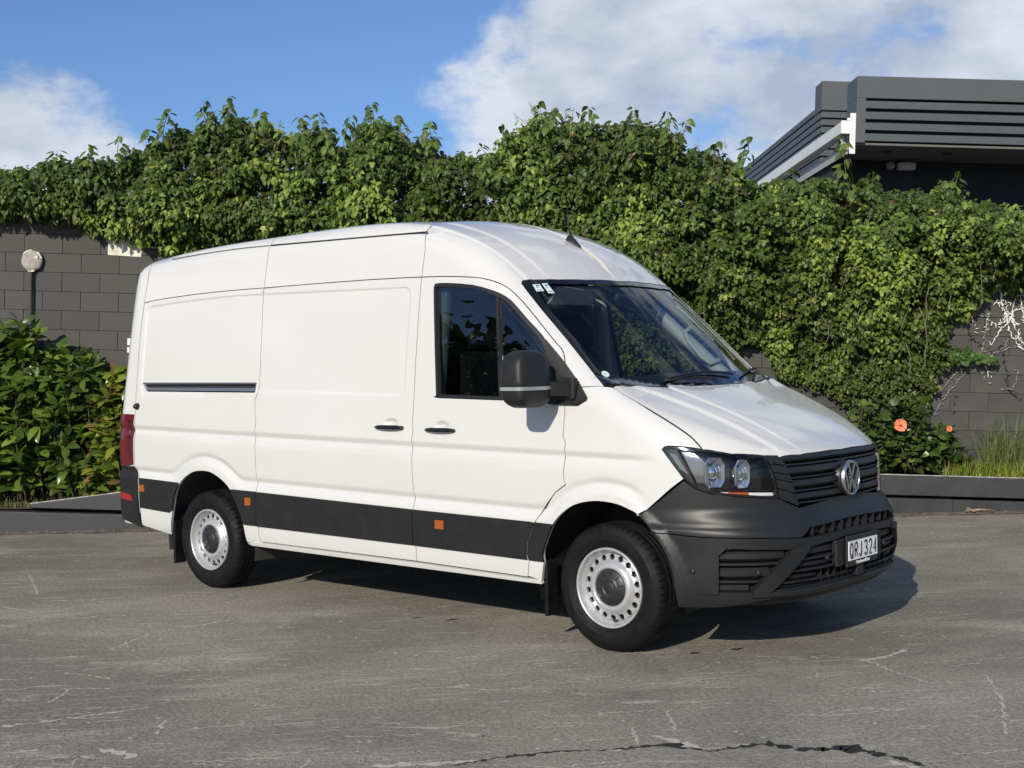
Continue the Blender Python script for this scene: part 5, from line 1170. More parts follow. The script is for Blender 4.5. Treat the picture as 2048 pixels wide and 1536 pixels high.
# white primer patch, small white box, metal rod on the wall
WPAT=mat('bare plaster',(.66,.64,.56),.9,noise=(18,.22,6))
mb=MB(); P=[(-4.375,2.815),(-4.37,2.61),(-4.02,2.598),(-4.012,2.78),(-4.03,2.81)]; mb.prism([(a,13.970,h) for a,h in P],(0,1,0),.004); yard(tag(mb.build('bare_patch',WPAT),'unpainted pale patch on the block wall under the ivy','patch'))
mb=MB(); mb.box((-4.10,13.955,1.70),(.07,.05,.075),bev=.006); mb.box((-4.10,13.955,1.615),(.07,.05,.06),bev=.006); yard(tag(mb.build('junction_box',mat('white plastic',(.75,.75,.73),.4)),'small white junction box fixed to the wall beside the van','box'))
mb=MB(); mb.tube([(-4.03,13.94,2.70),(-3.80,13.92,2.70)],.010,8); yard(tag(mb.build('wall_rod',mat('galvanised',(.55,.55,.54),.4,metal=.7)),'thin galvanised rod sticking out beside the pale patch','rod'))
# weathered round disc, modelled as a flat plate on a black post; no lamp
disc_root=empty('post_disc'); yard(disc_root); tag(disc_root,'round weathered pale disc on a thin black post against the wall','lamp')
DISC=mat('weathered plaster disc',(.33,.305,.27),.9,noise=(22,.28,6),bump=(60,.5,.004))
mb=MB(); rr=np.random.default_rng(4); V=[];F=[]; nk=40; rad=.110*(1+.02*rr.standard_normal(nk)); cc=(-5.155,13.93,2.525)
R_=[(1.0,.03),(1.0,.0),(.93,-.008),(.6,-.016),(0.02,-.02)]
for s_,d in R_:
    for k in range(nk): t=2*math.pi*k/nk; V.append((cc[0]+rad[k]*s_*math.cos(t),cc[1]+d,cc[2]+rad[k]*s_*math.sin(t)))
for i in range(4):
    for k in range(nk): F.append((i*nk+k,i*nk+(k+1)%nk,(i+1)*nk+(k+1)%nk,(i+1)*nk+k))
mb.add(V,F,True); mb.build('round_plate',DISC,disc_root)
mb=MB(); 
for t0,t1,r0,r1 in ((.25,1.0,.098,.113),(1.55,2.5,.100,.114),(4.4,5.0,.106,.118)):
    q=np.linspace(t0,t1,9); A=[(cc[0]+r1*math.cos(t)*(1+.02*math.sin(9*t)),13.915,cc[2]+r1*math.sin(t)) for t in q]; B=[(cc[0]+r0*math.cos(t),13.915,cc[2]+r0*math.sin(t)*(1+.03*math.cos(11*t))) for t in q]; mb.add(A+B[::-1],[list(range(18))])
mb.box((cc[0]+.052,13.908,cc[2]+.035),(.035,.006,.028)); mb.build('flaked_paint',WPAT,disc_root)
mb=MB(); mb.tube([(-5.150,13.94,2.42),(-5.150,13.94,.2)],.0125,10); mb.build('disc_post',mat('black conduit',(.008,.008,.009),.45),disc_root)
# ---------------------------------------------------------------- leaves
def leafmat(name,rough=.38,trans=.28,obj_random=None):
    m=bpy.data.materials.new(name); m.use_nodes=True; nt=m.node_tree; nt.nodes.clear(); L=nt.links.new
    out=N(nt,'ShaderNodeOutputMaterial'); p=N(nt,'ShaderNodeBsdfPrincipled'); p.inputs['Roughness'].default_value=rough; p.inputs['Specular IOR Level'].default_value=.30
    if obj_random:
        oi=N(nt,'ShaderNodeObjectInfo'); cr=N(nt,'ShaderNodeValToRGB'); L(oi.outputs['Random'],cr.inputs[0]); e=cr.color_ramp.elements
        for i,(pos,c) in enumerate(obj_random):
            q=e[i] if i<2 else e.new(pos); q.position=pos; q.color=(*c,1)
        col=cr.outputs[0]
    else:
        at=N(nt,'ShaderNodeAttribute',attribute_name='tint'); col=at.outputs['Color']
    L(col,p.inputs['Base Color'])
    t=N(nt,'ShaderNodeBsdfTranslucent'); mu=N(nt,'ShaderNodeMixRGB',blend_type='MULTIPLY'); mu.inputs[0].default_value=1; L(col,mu.inputs[1]); mu.inputs[2].default_value=(1.7,1.9,.55,1); L(mu.outputs[0],t.inputs['Color'])
    mx=N(nt,'ShaderNodeMixShader'); mx.inputs[0].default_value=trans; L(p.outputs[0],mx.inputs[1]); L(t.outputs[0],mx.inputs[2]); L(mx.outputs[0],out.inputs['Surface']); return m
# templates: leaf in the x-y plane, base at the origin, tip towards +y, face +z
IVY=(np.array([(0,0,0),(0,.48,.05),(0,1.0,-.10),(-.30,-.05,-.03),(-.52,.22,-.10),(-.25,.40,-.02),(-.30,.66,-.09),(.30,-.05,-.03),(.52,.22,-.10),(.25,.40,-.02),(.30,.66,-.09)],float),
     np.array([(0,1,5),(0,5,4),(0,4,3),(1,2,6),(1,6,5),(0,9,1),(0,8,9),(0,7,8),(1,10,2),(1,9,10)]))
DROOP=(np.array([(0,0,0),(0,.35,.06),(0,.70,.02),(0,1.05,-.16),(-.27,.10,-.04),(-.36,.36,-.05),(-.22,.70,-.08),(.27,.10,-.04),(.36,.36,-.05),(.22,.70,-.08)],float),
       np.array([(0,1,5),(0,5,4),(1,2,6),(1,6,5),(2,3,6),(0,8,1),(0,7,8),(1,9,2),(1,8,9),(2,9,3)]))
LAUREL=(np.array([(0,0,0),(0,.33,.03),(0,.66,.02),(0,1.0,-.07),(-.14,.10,.02),(-.235,.36,.05),(-.20,.68,.03),(-.09,.90,-.02),(.14,.10,.02),(.235,.36,.05),(.20,.68,.03),(.09,.90,-.02)],float),
        np.array([(0,1,5),(0,5,4),(1,2,6),(1,6,5),(2,3,7),(2,7,6),(0,9,1),(0,8,9),(1,10,2),(1,9,10),(2,11,3),(2,10,11)]))
def orient(nrm,tip):
    """rotation matrices whose columns are (side, tip, normal)"""
    nrm=nrm/np.linalg.norm(nrm,axis=1,keepdims=True); y=tip-(tip*nrm).sum(1,keepdims=True)*nrm; y/=np.linalg.norm(y,axis=1,keepdims=True)+1e-9; x=np.cross(y,nrm); return np.stack([x,y,nrm],-1)
def leaf_cloud(name,tmpl,pos,R,size,tint,m,parent,curl=None):
    V0,F0=tmpl; n=len(pos); k=len(V0); V=np.repeat(V0[None],n,0).copy()
    if curl is not None: V[:,:,2]+=curl[:,None]*(V[:,:,1]**2); V[:,:,0]*=(1-.25*np.abs(curl))[:,None]
    Vw=np.einsum('nij,nkj->nki',R,V*size[:,None,None])+pos[:,None]
    F=(F0[None]+(np.arange(n)*k)[:,None,None]).reshape(-1,3)
    me=raw_mesh(name,Vw.reshape(-1,3),F,m,smooth=True)
    at=me.color_attributes.new('tint','FLOAT_COLOR','POINT'); c=np.ones((n*k,4),np.float32); c[:,:3]=np.repeat(tint,k,0); at.data.foreach_set('color',c.ravel())
    o=obj(name,me,parent); o['kind']='stuff'; return o
def leaf_objects(tmpls,pos,R,size,parent,m,name='leaf'):
    ms=[raw_mesh('leaf_shape',t[0],t[1],m,smooth=True) for t in tmpls]
    for i in range(len(pos)):
        o=bpy.data.objects.new(name,ms[i%len(ms)]); link(o,parent)
        q=Matrix(R[i].tolist()).to_4x4(); o.matrix_local=Matrix.Translation(Vector(pos[i]))@q@Matrix.Scale(float(size[i]),4)
def fnoise(P,scale,seed,octv=3):
    """cheap smooth value noise on 2-D points"""
    r=np.random.default_rng(seed); out=np.zeros(len(P)); amp=1.;tot=0
    for o_ in range(octv):
        G_=r.random((64,64)); q=P*scale*2**o_+r.random(2)*17; i=np.floor(q).astype(int); f=q-i; f=f*f*(3-2*f); a=G_[i[:,0]%64,i[:,1]%64]; b=G_[(i[:,0]+1)%64,i[:,1]%64]; c=G_[i[:,0]%64,(i[:,1]+1)%64]; d=G_[(i[:,0]+1)%64,(i[:,1]+1)%64]
        out+=amp*((a*(1-f[:,0])+b*f[:,0])*(1-f[:,1])+(c*(1-f[:,0])+d*f[:,0])*f[:,1]); tot+=amp; amp*=.55
    return out/tot
# outline of the ivy on the wall, metres (a,h) at b about 13.6
def to_ah(u,v,b=13.55):
    d=np.array(_f)+np.array(_r)*((u-1024)/2649.5)-np.array(_u)*((v-768)/2649.5); t=b/(d@_fw); P=np.array(CAMP)+t*d-_o; return (P@_ea,P@_eh)
IVY_TOP=[(-70,335),(0,328),(50,318),(100,302),(140,315),(180,298),(215,318),(235,282),(250,300),(290,275),(335,232),(352,275),(395,212),(405,208),(430,250),(455,208),(480,240),(520,230),(560,258),(600,262),(606,240),(640,245),(655,280),(690,285),(700,248),(745,218),(790,245),(830,278),(855,250),(870,296),(920,292),(960,306),(998,296),(1006,258),(1080,216),(1110,228),(1150,232),(1172,230),(1200,246),(1275,228),(1330,242),(1370,255),(1382,298),(1440,290),(1470,310),(1488,305),(1502,356),(1560,362),(1590,352),(1640,362),(1660,345),(1720,362),(1750,352),(1800,384),(1900,376),(1925,355),(1960,396),(2048,408),(2130,410)]
IVY_BOT=[(2130,590),(2048,575),(2000,560),(1972,600),(1920,640),(1905,690),(1940,712),(1900,735),(1885,790),(1862,830),(1800,800),(1720,815),(1690,800),(1650,770),(1600,762),(1570,752),(1562,715),(1530,680),(1490,690),(1430,730),(1200,745),(900,720),(700,610),(560,520),(420,498),(330,500),(292,478),(240,466),(200,458),(150,447),(120,428),(60,432),(0,422),(-70,425)]
ivp=np.array([to_ah(u,v) for u,v in IVY_TOP+IVY_BOT])
ivy=empty('ivy_hedge'); yard(ivy); tag(ivy,'thick green ivy spilling over the top of the block wall','ivy')
def sample_poly(poly,n,r):
    lo,hi=poly.min(0),poly.max(0); o=[]
    while sum(map(len,o))<n:
        q=r.uniform(lo,hi,(n,2)); o.append(q[pip(q,poly)])
    return np.vstack(o)[:n]
def ivy_cloud(n,seed,deep):
    r=np.random.default_rng(seed); P=sample_poly(ivp,n,r)
    ed=mindist(P,resample(ivp,.06)); edge=np.clip(ed/.35,0,1)
    bulge=fnoise(P,2.3,1,4)
    thick=.12+.42*edge*sstep(1.6,3.0,P[:,1]+.0)+.10*edge
    front=13.93-thick*(.35+.95*bulge)
    # the crest runs back over the top of the wall
    crest=np.clip((P[:,1]-3.05)/.5,0,1)
    depth=r.gamma(1.3,.065,n)+deep*r.random(n)
    b=front+depth+crest*r.random(n)*.55*(1-.3*bulge)
    b=np.minimum(b,np.where(P[:,1]<3.0,13.96,15.2))
    return P,b,bulge,depth,edge,r
# a dim under-layer, then short leafy sprays that stand off the face and shade each other
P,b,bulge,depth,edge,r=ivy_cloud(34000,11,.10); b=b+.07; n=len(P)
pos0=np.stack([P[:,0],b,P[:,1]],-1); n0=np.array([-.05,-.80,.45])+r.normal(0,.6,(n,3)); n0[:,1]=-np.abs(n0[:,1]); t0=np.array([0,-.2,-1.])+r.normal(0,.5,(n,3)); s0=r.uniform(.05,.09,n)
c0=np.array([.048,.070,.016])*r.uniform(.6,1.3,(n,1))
Q,qb,qbul,qd,qe,r=ivy_cloud(8200,12,.0)
ok=(fnoise(Q,3.4,33,3)>.40)|(qe<.3); Q,qb,qe=Q[ok],qb[ok],qe[ok]; ns=len(Q)
g1=fnoise(Q,1.9,21,3); young=np.clip((g1-.47)*4+r.normal(0,.38,ns),0,1)
low=np.clip((2.6-Q[:,1])/.8,0,1)
ax=np.stack([r.normal(0,.45,ns),-r.uniform(.35,1.0,ns),r.normal(.10,.5,ns)-.25*low],-1); ax/=np.linalg.norm(ax,axis=1,keepdims=True); Ls=r.uniform(.08,.24,ns)*(1-.45*low)*np.clip(.45+qe,.5,1)
PP=[];NN=[];TT=[];SS=[];CC=[]
dark=np.array([.062,.092,.018]); midc=np.array([.115,.172,.034]); lite=np.array([.26,.335,.070])
for i in range(ns):
    k=r.integers(8,15); t=np.sort(r.random(k)); d=ax[i]; o=np.cross(d,[0,0,1.]); o/=np.linalg.norm(o); u_=np.cross(o,d); an=r.uniform(0,6.28,k); w=(.02+.05*(1-t))
    rad=np.cos(an)[:,None]*o+np.sin(an)[:,None]*u_; p=np.array([Q[i,0],qb[i],Q[i,1]])+d*(t*Ls[i])[:,None]+rad*w[:,None]
    PP.append(p); TT.append(.75*rad+.45*d+np.array([0,-.15,-.75])+r.normal(0,.22,(k,3))); NN.append(.35*rad+.25*d+np.array([-.08,-.50,.62])+r.normal(0,.28,(k,3)))
    SS.append(r.uniform(.050,.092)*(1-.22*low[i])*(.86 if Q[i,0]>1.2 else 1.)*r.uniform(.65,1.2,k)*(1-.25*t)); y=np.clip(young[i]*(.35+.9*t)+r.normal(0,.10,k),0,1)[:,None]
    c=dark*(1-np.minimum(y*2,1))+midc*np.minimum(y*2,1); f2=np.clip(y*2-1,0,1); CC.append((c*(1-f2)+lite*f2)*r.uniform(.75,1.2,(k,1)))
pos=np.vstack(PP); nrm=np.vstack(NN); nrm[:,1]=np.where(nrm[:,1]>.1,-nrm[:,1],nrm[:,1]); tip=np.vstack(TT); size=np.concatenate(SS); tint=np.vstack(CC); n=len(pos)
pos[:,1]=np.minimum(pos[:,1],np.where(pos[:,2]<3.0,13.96,15.3))
sel=r.random(n)<.006; tint[sel]=(.30,.29,.05); sel=r.random(n)<.008; tint[sel]=(.10,.06,.03)
R=orient(nrm,tip); LEAF_IVY=leafmat('ivy leaf',.42,.25)
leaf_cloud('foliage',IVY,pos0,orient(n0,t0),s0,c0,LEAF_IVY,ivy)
P=pos[:,[0,2]]; rank=np.argsort(pos[:,1]-size*1.5+(P[:,1]<2)*.1)[:1500]; pick=r.choice(rank,300,replace=False); mask=np.ones(n,bool); mask[pick]=False
LEAF_OBJ=leafmat('ivy leaf single',.42,.25,[(0,(.06,.10,.022)),(.35,(.11,.165,.034)),(.65,(.20,.26,.05)),(1,(.31,.36,.07))])
lob=(P[:,1]<2.7)|(P[:,0]>1.6)
for sel,tm in ((lob,IVY),(~lob,DROOP)):
    s=sel&mask; leaf_cloud('foliage',tm,pos[s],R[s],size[s],tint[s],LEAF_IVY,ivy,curl=r.normal(-.12,.18,int(s.sum())))
leaf_objects([DROOP,IVY],pos[pick],R[pick],size[pick]*1.1,ivy,LEAF_OBJ)
# upright shoots with drooping leaves along the crest
sh=MB(); SP=[];ST=[];SN=[]
for (u,v) in [(398,195),(455,192),(335,215),(600,226),(700,232),(748,204),(862,240),(1006,248),(1080,202),(1150,218),(1172,212),(1275,212),(1330,226),(1372,240),(1488,282),(240,268),(290,255),(100,292),(180,290),(520,216),(640,230),(1588,335),(1680,275),(1750,340),(1925,338),(1905,362),(960,290),(1440,278),(430,222),(790,232),(1110,220)]:
    a,h=to_ah(u,v,13.6); L_=r.uniform(.22,.42); lean=r.normal(0,.06); bb=13.6+r.normal(0,.12)
    if u==1680: L_=.62; lean=-.10; bb=13.5
    st=[(a-lean-.02*math.sin(q*3),bb,h-L_*(1-q)) for q in np.linspace(0,1,6)]; st=[(a-lean*(1-q)+.015*math.sin(q*5+u),bb,h-L_*(1-q)) for q in np.linspace(0,1,6)]; sh.tube(st,[.006,.005,.004,.004,.003,.002],5)
    for q in np.linspace(.05,1,int(L_*62)):
        x=a-lean*(1-q)+.015*math.sin(q*5+u); an=r.uniform(0,2*math.pi); w=.012+.045*(1-q*.6)
        SP.append((x+w*math.cos(an),bb+w*math.sin(an),h-L_*(1-q))); ST.append((.8*math.cos(an),.8*math.sin(an),-.8+.5*q)); SN.append((.5*math.cos(an),.5*math.sin(an)-.45,.7))
sh.build('shoot_stems',mat('green stem',(.10,.12,.04),.7),ivy)['kind']='stuff'
SP=np.array(SP);k=len(SP); s=r.uniform(.06,.115,k)*np.linspace(1,1,k); tt=np.array([.085,.135,.03])*r.uniform(.5,1.6,(k,1)); leaf_cloud('foliage',DROOP,SP,orient(np.array(SN)+r.normal(0,.2,(k,3)),np.array(ST)+r.normal(0,.2,(k,3))),s,tt,LEAF_IVY,ivy,curl=r.normal(-.15,.2,k))
# seed heads and brown twigs on the crest, hanging bare stems on the face
tw=MB()
for i in range(60):
    u=r.uniform(300,1500); v=np.interp(u,[p[0] for p in IVY_TOP],[p[1] for p in IVY_TOP])+r.uniform(-12,90); a,h=to_ah(u,v,13.45)
    for k in range(7):
        an=r.uniform(0,6.28); tw.tube([(a,13.45,h),(a+.045*math.cos(an),13.45+.03*math.sin(an*2),h+.045*math.sin(an)+.02)],[.0025,.0015],4,False)
tw.build('seed_heads',mat('seed head',(.16,.13,.07),.8),ivy)['kind']='stuff'
hs_=MB()
for (u,v,l,dx) in [(1790,540,150,30),(1840,640,130,14),(1893,430,110,-14),(1956,520,120,10),(1700,560,70,-16),(1560,520,80,10),(1860,590,90,-6),(1640,640,60,20),(1920,480,90,18),(1812,700,70,10),(1745,600,90,-30),(1890,560,90,12),(1985,500,80,8)]:
    pts=[]
    for q in np.linspace(0,1,8): a,h=to_ah(u+dx*math.sin(q*2.6)+r.normal(0,1.5),v-l*.2+l*q,13.50); pts.append((a,13.52+.02*r.random(),h))
    hs_.tube(pts,.0032,5)
hs_.build('bare_stems',mat('bare ivy stem',(.22,.20,.13),.8),ivy)['kind']='stuff'
# white painted dead creeper on the wall at the right
crp=empty('dead_creeper'); yard(crp); tag(crp,'white painted dead creeper stems clinging to the dark wall','creeper')
WCR=mat('paint splashed stem',(.78,.77,.74),.7); GCR=mat('grey stem',(.30,.29,.28),.85); DKC=mat('dark dead stem',(.03,.025,.022),.9)
def creep(name,lines,m,w,leaves=0,seed=0,bb=13.955):
    r2=np.random.default_rng(seed)
    for ln in lines:
        mb=MB()
        P_=[to_ah(u,v,13.96) for u,v in ln]; P_=smooth_line([(a,bb,h) for a,h in P_],5); P_=P_+r2.normal(0,.008,P_.shape)*[1,.3,1]
        i=0
        while i<len(P_)-2:
            k=int(r2.integers(2,5)); seg=P_[i:i+k+1]
            if len(seg)>1 and (i==0 or name.startswith('grey') or r2.random()<.85): mb.tube([tuple(p) for p in seg],[w*r2.uniform(.25,1.05) for _ in seg],5)
            i+=k
        for p in P_[::2]:
            for q in range(leaves): an=r2.uniform(0,6.28); l=r2.uniform(.015,.05); mb.tube([tuple(p),(p[0]+l*math.cos(an),p[1]-.006,p[2]+l*math.sin(an))],[w*.8,w*.5],4)
        mb.build(name,m,crp)
creep('white_stem',[[(2035,548),(2010,560),(2000,590),(2015,620),(2030,650)],[(2048,575),(2030,600),(2022,640),(2000,660),(1985,690)],[(2000,560),(2002,600),(2012,630),(2040,650)],[(2048,615),(2025,625),(2008,640)],[(1990,605),(2000,610),(2020,606)],[(2020,560),(2040,545),(2048,560)],[(2026,640),(2035,670),(2048,690)],[(2010,625),(2018,660),(2030,680),(2048,700)],[(1985,645),(2000,648),(2020,632)],[(2040,590),(2044,620),(2048,640)]],WCR,.0072,2,1)
creep('white_stem',[[(1944,628),(1948,650),(1955,668)],[(1975,628),(1973,650),(1970,665)],[(1970,730),(1975,745),(1982,765)],[(1938,635),(1940,650)]],WCR,.006,1,2)
creep('grey_stem',[[(1973,660),(1966,690),(1964,705)],[(1880,800),(1910,770),(1945,730),(1970,718)],[(1876,790),(1900,760),(1915,740)],[(1935,600),(1960,628),(1985,630)],[(2048,690),(2010,700),(1985,710)],[(1870,830),(1885,800),(1900,775)],[(1960,705),(2000,700),(2015,680)],[(1935,728),(1955,738),(1968,752)],[(2036,740),(2030,765),(2022,778),(2000,778)]],GCR,.0055,1,3)
creep('dark_stem',[[(1937,670),(1955,685),(1985,700),(2003,690)],[(2001,690),(2008,720),(2012,750),(2018,780),(2040,800)],[(1908,790),(1908,830)]],DKC,.005,2,4)
creep('rust_twig',[[(1930,625),(1935,632),(1944,622)],[(1925,640),(1933,640),(1940,630)]],mat('rust brown leaf',(.32,.12,.04),.8),.010,3,5,13.9)
# leafy arm reaching right across the wall
r2=np.random.default_rng(8); k=130; q=r2.random(k); A=np.array([to_ah(1895+q_*95,706+q_*10+r2.normal(0,7*(1.15-q_)),13.9) for q_ in q]); AP=np.stack([A[:,0],13.88-.05*r2.random(k),A[:,1]],-1); leaf_cloud('foliage',IVY,AP,orient(np.array([0,-.8,.5])+r2.normal(0,.3,(k,3)),np.array([.1,-.2,-1])+r2.normal(0,.3,(k,3))),r2.uniform(.05,.085,k),np.array([.06,.11,.028])*r2.uniform(.6,1.6,(k,1)),LEAF_IVY,ivy)
# ---------------------------------------------------------------- shrubs left of the van
STEM=mat('shrub stem',(.09,.075,.04),.8)
LM_SH=leafmat('laurel leaf',.24,.20); 
def shrub(name,label,cat,stems,seed,ramp,tmpl,lsize,whorl,tips,bmin,group=None,nobj=300,rough=.24,upright=.3):
    r=np.random.default_rng(seed); root=empty(name); yard(root); tag(root,label,cat,group); mb=MB(); PP=[];NN=[];TT=[];SZ=[]
    for (a0,h0,b0,a1,h1,b1) in stems:
        ctrl=[np.array((a0,b0,h0)),np.array(((a0*.6+a1*.4)+r.normal(0,.03),b0*.5+b1*.5,h0*.45+h1*.55)),np.array((a1,b1,h1))]; pts=smooth_line(ctrl,4); mb.tube([tuple(p) for p in pts],list(np.linspace(.010,.004,len(pts))),6)
        L_=np.linalg.norm(ctrl[2]-ctrl[0])
        # leaves in loose whorls near the top and singly below
        for t in np.linspace(.12,1.0,max(5,int(L_*whorl))):
            x=t*(len(pts)-1); i=min(int(x),len(pts)-2); c=pts[i]*(1-x+i)+pts[i+1]*(x-i); near=t>.93
            for q in range(tips if near else 2):
                an=r.uniform(0,2*math.pi); d=np.array([math.cos(an),math.sin(an)-.25,upright+ (.5 if near else 0)+r.normal(0,.2)]); d/=np.linalg.norm(d)
                PP.append(c+d*.02); TT.append(d+np.array([0,0,-.25])*r.random()); NN.append(np.array([-.3*d[0],-.3*d[1]-.45,.80])+r.normal(0,.42,3)); SZ.append(lsize*r.uniform(.65,1.25))
    mb.build('stem',STEM,root); PP=np.array(PP);NN=np.array(NN);TT=np.array(TT);SZ=np.array(SZ); PP[:,1]=np.maximum(PP[:,1],bmin); R=orient(NN,TT); n=len(PP)
    rk=np.argsort(PP[:,1]); pick=rk[:min(nobj,n)]; m=leafmat(name+' leaf',rough,.24,ramp); V0,F0=tmpl
    V1=V0.copy(); V1[:,2]-=.22*V1[:,1]**2; V2=V0.copy(); V2[:,2]-=.10*V2[:,1]**2; V2[:,0]*=.85; V2[:,0]+=.06*V2[:,1]**2
    leaf_objects([(V0,F0),(V1,F0),(V2,F0)],PP[pick],R[pick],SZ[pick],root,m)
    rest=rk[len(pick):]
    if len(rest):
        cs=np.array([c for _,c in ramp]); t=cs[r.integers(0,len(cs),len(rest))]*r.uniform(.6,1.1,(len(rest),1)); leaf_cloud('foliage',tmpl,PP[rest],R[rest],SZ[rest],t,LM_SH,root)
    return root
def stems_in(us,vs,n,seed,bc,br,vbase=1000,spread=30):
    r=np.random.default_rng(seed); o=[]
    for i in range(n):
        u=r.uniform(*us); v=np.interp(u,[p[0] for p in vs],[p[1] for p in vs]); top=v+ (r.random()**1.3)*(vbase-v)*.82; b=bc+r.uniform(-br,br)
        a1,h1=to_ah(u,top,b); a0,h0=to_ah(u+r.normal(0,spread),vbase,b+.1); o.append((a0,h0,b+.12,a1,h1,b-.05*r.random()))
    return o
G1=[(0,(.040,.070,.016)),(.5,(.075,.125,.024)),(.8,(.13,.19,.034)),(1,(.20,.26,.045))]
shrub('laurel_shrub','tall glossy laurel shrub at the left edge before the post','shrub',stems_in((-70,75),[(-70,690),(0,665),(40,648),(75,690)],34,1,13.62,.16)+[(*to_ah(40,1000,13.65),13.7,*to_ah(42,648,13.55),13.55)],1,G1,LAUREL,.195,9,7,13.42,'garden shrubs left of the van')
shrub('laurel_shrub','dense dark glossy shrub between the post and the van','shrub',stems_in((75,200),[(75,700),(110,700),(140,715),(165,700),(200,745)],40,2,13.66,.16),2,[(0,(.034,.062,.015)),(.5,(.062,.108,.022)),(.85,(.11,.165,.03)),(1,(.17,.23,.042))],LAUREL,.165,11,7,13.45,'garden shrubs left of the van')
shrub('laurel_shrub','yellow green shrub with bronze tips half hidden by the van','shrub',stems_in((200,275),[(200,770),(225,760),(250,705),(275,700)],30,3,13.55,.14,990),3,[(0,(.07,.11,.02)),(.45,(.13,.185,.028)),(.8,(.22,.26,.035)),(.95,(.20,.12,.05))],LAUREL,.165,11,7,13.42,'garden shrubs left of the van')
# low leaves of the front row and small weeds at the foot
shrub('hibiscus_bush','leafy hibiscus bush with one open orange flower beside the bonnet','hibiscus',stems_in((1660,1915),[(1660,880),(1700,830),(1740,800),(1800,810),(1850,830),(1900,860),(1915,900)],80,5,13.62,.17,945,22),5,[(0,(.032,.056,.018)),(.5,(.052,.088,.024)),(.85,(.085,.13,.032)),(1,(.14,.19,.04))],(np.array(LAUREL[0])*[1.55,1,1],LAUREL[1]),.098,17,6,13.42,None,300,.30,.1)
hib=[o for o in COL.objects if o.name=='hibiscus_bush'][0]
def flower(u,v,b,rad,open_):
    a,h=to_ah(u,v,b); mb=MB(); c=Vector((a,b,h)); n=Vector((-.15,-1,.25)).normalized(); q=n.to_track_quat('Z','Y')
    for k in range(5):
        V=[];F=[]
        for i,rr_ in enumerate((.08,.45,.8,1.0)):
            for w in (-1,-.4,.4,1):
                an=2*math.pi*k/5+w*(.34+.50*min(rr_,.6)); V.append(c+q@Vector((rad*(rr_+(.07*math.cos(6*w+k) if rr_>.9 else 0))*math.cos(an),rad*(rr_+(.07*math.cos(6*w+k) if rr_>.9 else 0))*math.sin(an),rad*(.34*rr_*rr_*open_-.1+.16*abs(w)*rr_+(.20*math.sin(5*w+2.3*k) if rr_>.7 else 0)))))
        for i in range(3):
            for w in range(3): F.append((i*4+w,i*4+w+1,(i+1)*4+w+1,(i+1)*4+w))
        mb.add(V,F,True)
    o=mb.build('flower',mat('orange petal',(.78,.23,.12),.6,noise=(30,.12,3)),hib); m2=MB(); m2.tube([c,c+n*rad*.5+Vector((0,0,.01)),c+n*rad*.75+Vector((.01,0,.0))],[rad*.05,.004,.006],6); eye=MB(); eye.lathe([(0,.02),(rad*.10,.012),(rad*.20,-.002)],10,'z',(0,0,0)); eye.V=[tuple(c+q@Vector(v_)) for v_ in eye.V]; eye.build('flower_eye',mat('red flower eye',(.45,.03,.03),.6),hib); m2.build('stamen',mat('stamen',(.75,.30,.10),.6),hib)
flower(1801,851,13.36,.064,.9); flower(1898,858,13.40,.030,2.0)
# ---------------------------------------------------------------- grass and weeds at the right
def blades(name,label,cat,n,area,length,width,cols,seed,arch,parent=None,top=True):
    r=np.random.default_rng(seed); V=[];F=[];Cc=[]
    for i in range(n):
        u=r.uniform(area[0],area[1]); a,_=to_ah(u,900,13.6); b=r.uniform(area[2],area[3]); h0=np.interp(a,[-9,-4.9,-2.2,0,9],[-.10,-.02,.33,.50,.52]); an=r.uniform(0,6.28); L_=length*r.uniform(.45,1.15); ar=arch*r.uniform(.3,1.2); d=np.array([math.cos(an),math.sin(an)*.7-.1]); w=width*r.uniform(.7,1.3); k=len(V); s=5
        for q in range(s+1):
            t=q/s; x=ar*L_*t*t; z=L_*(t-.42*ar*t*t*t); hw=w*(1-t**1.5)+.0006; px,py=a+d[0]*x,b+d[1]*x; V+=[(px-d[1]*hw,py+d[0]*hw,h0+z),(px+d[1]*hw,py-d[0]*hw,h0+z)]
        c=cols[r.integers(len(cols))]; c=np.array(c)*r.uniform(.7,1.3); Cc+= [c]*(2*s+2)
        for q in range(s): F.append((k+2*q,k+2*q+1,k+2*q+3,k+2*q+2))
    me=raw_mesh(name,np.array(V),np.array(F),LEAF_IVY,smooth=True); at=me.color_attributes.new('tint','FLOAT_COLOR','POINT'); c=np.ones((len(V),4),np.float32); c[:,:3]=np.array(Cc); at.data.foreach_set('color',c.ravel())
    o=obj(name,me,parent); 
    if parent is None: yard(o)
    if label: tag(o,label,cat)
    return o
tus=blades('grass_tussock','tall arching green grass tussock against the dark wall at the right','grass',520,(1975,2075,13.55,13.85),.78,.0032,[(.16,.22,.06),(.22,.26,.08),(.34,.34,.17),(.10,.16,.045)],3,.75)
w=blades('weeds','low bright green weeds and straw along the kerb top',None,3400,(1880,2140,13.42,13.98),.24,.005,[(.20,.27,.03),(.27,.33,.04),(.15,.22,.025),(.42,.39,.15)],4,.7); w['kind']='stuff'
w=blades('weeds','sparse weeds and seedlings at the foot of the left shrubs',None,420,(-40,260,13.40,13.6),.12,.0035,[(.16,.20,.05),(.30,.29,.14),(.10,.15,.03)],6,.8); w['kind']='stuff'
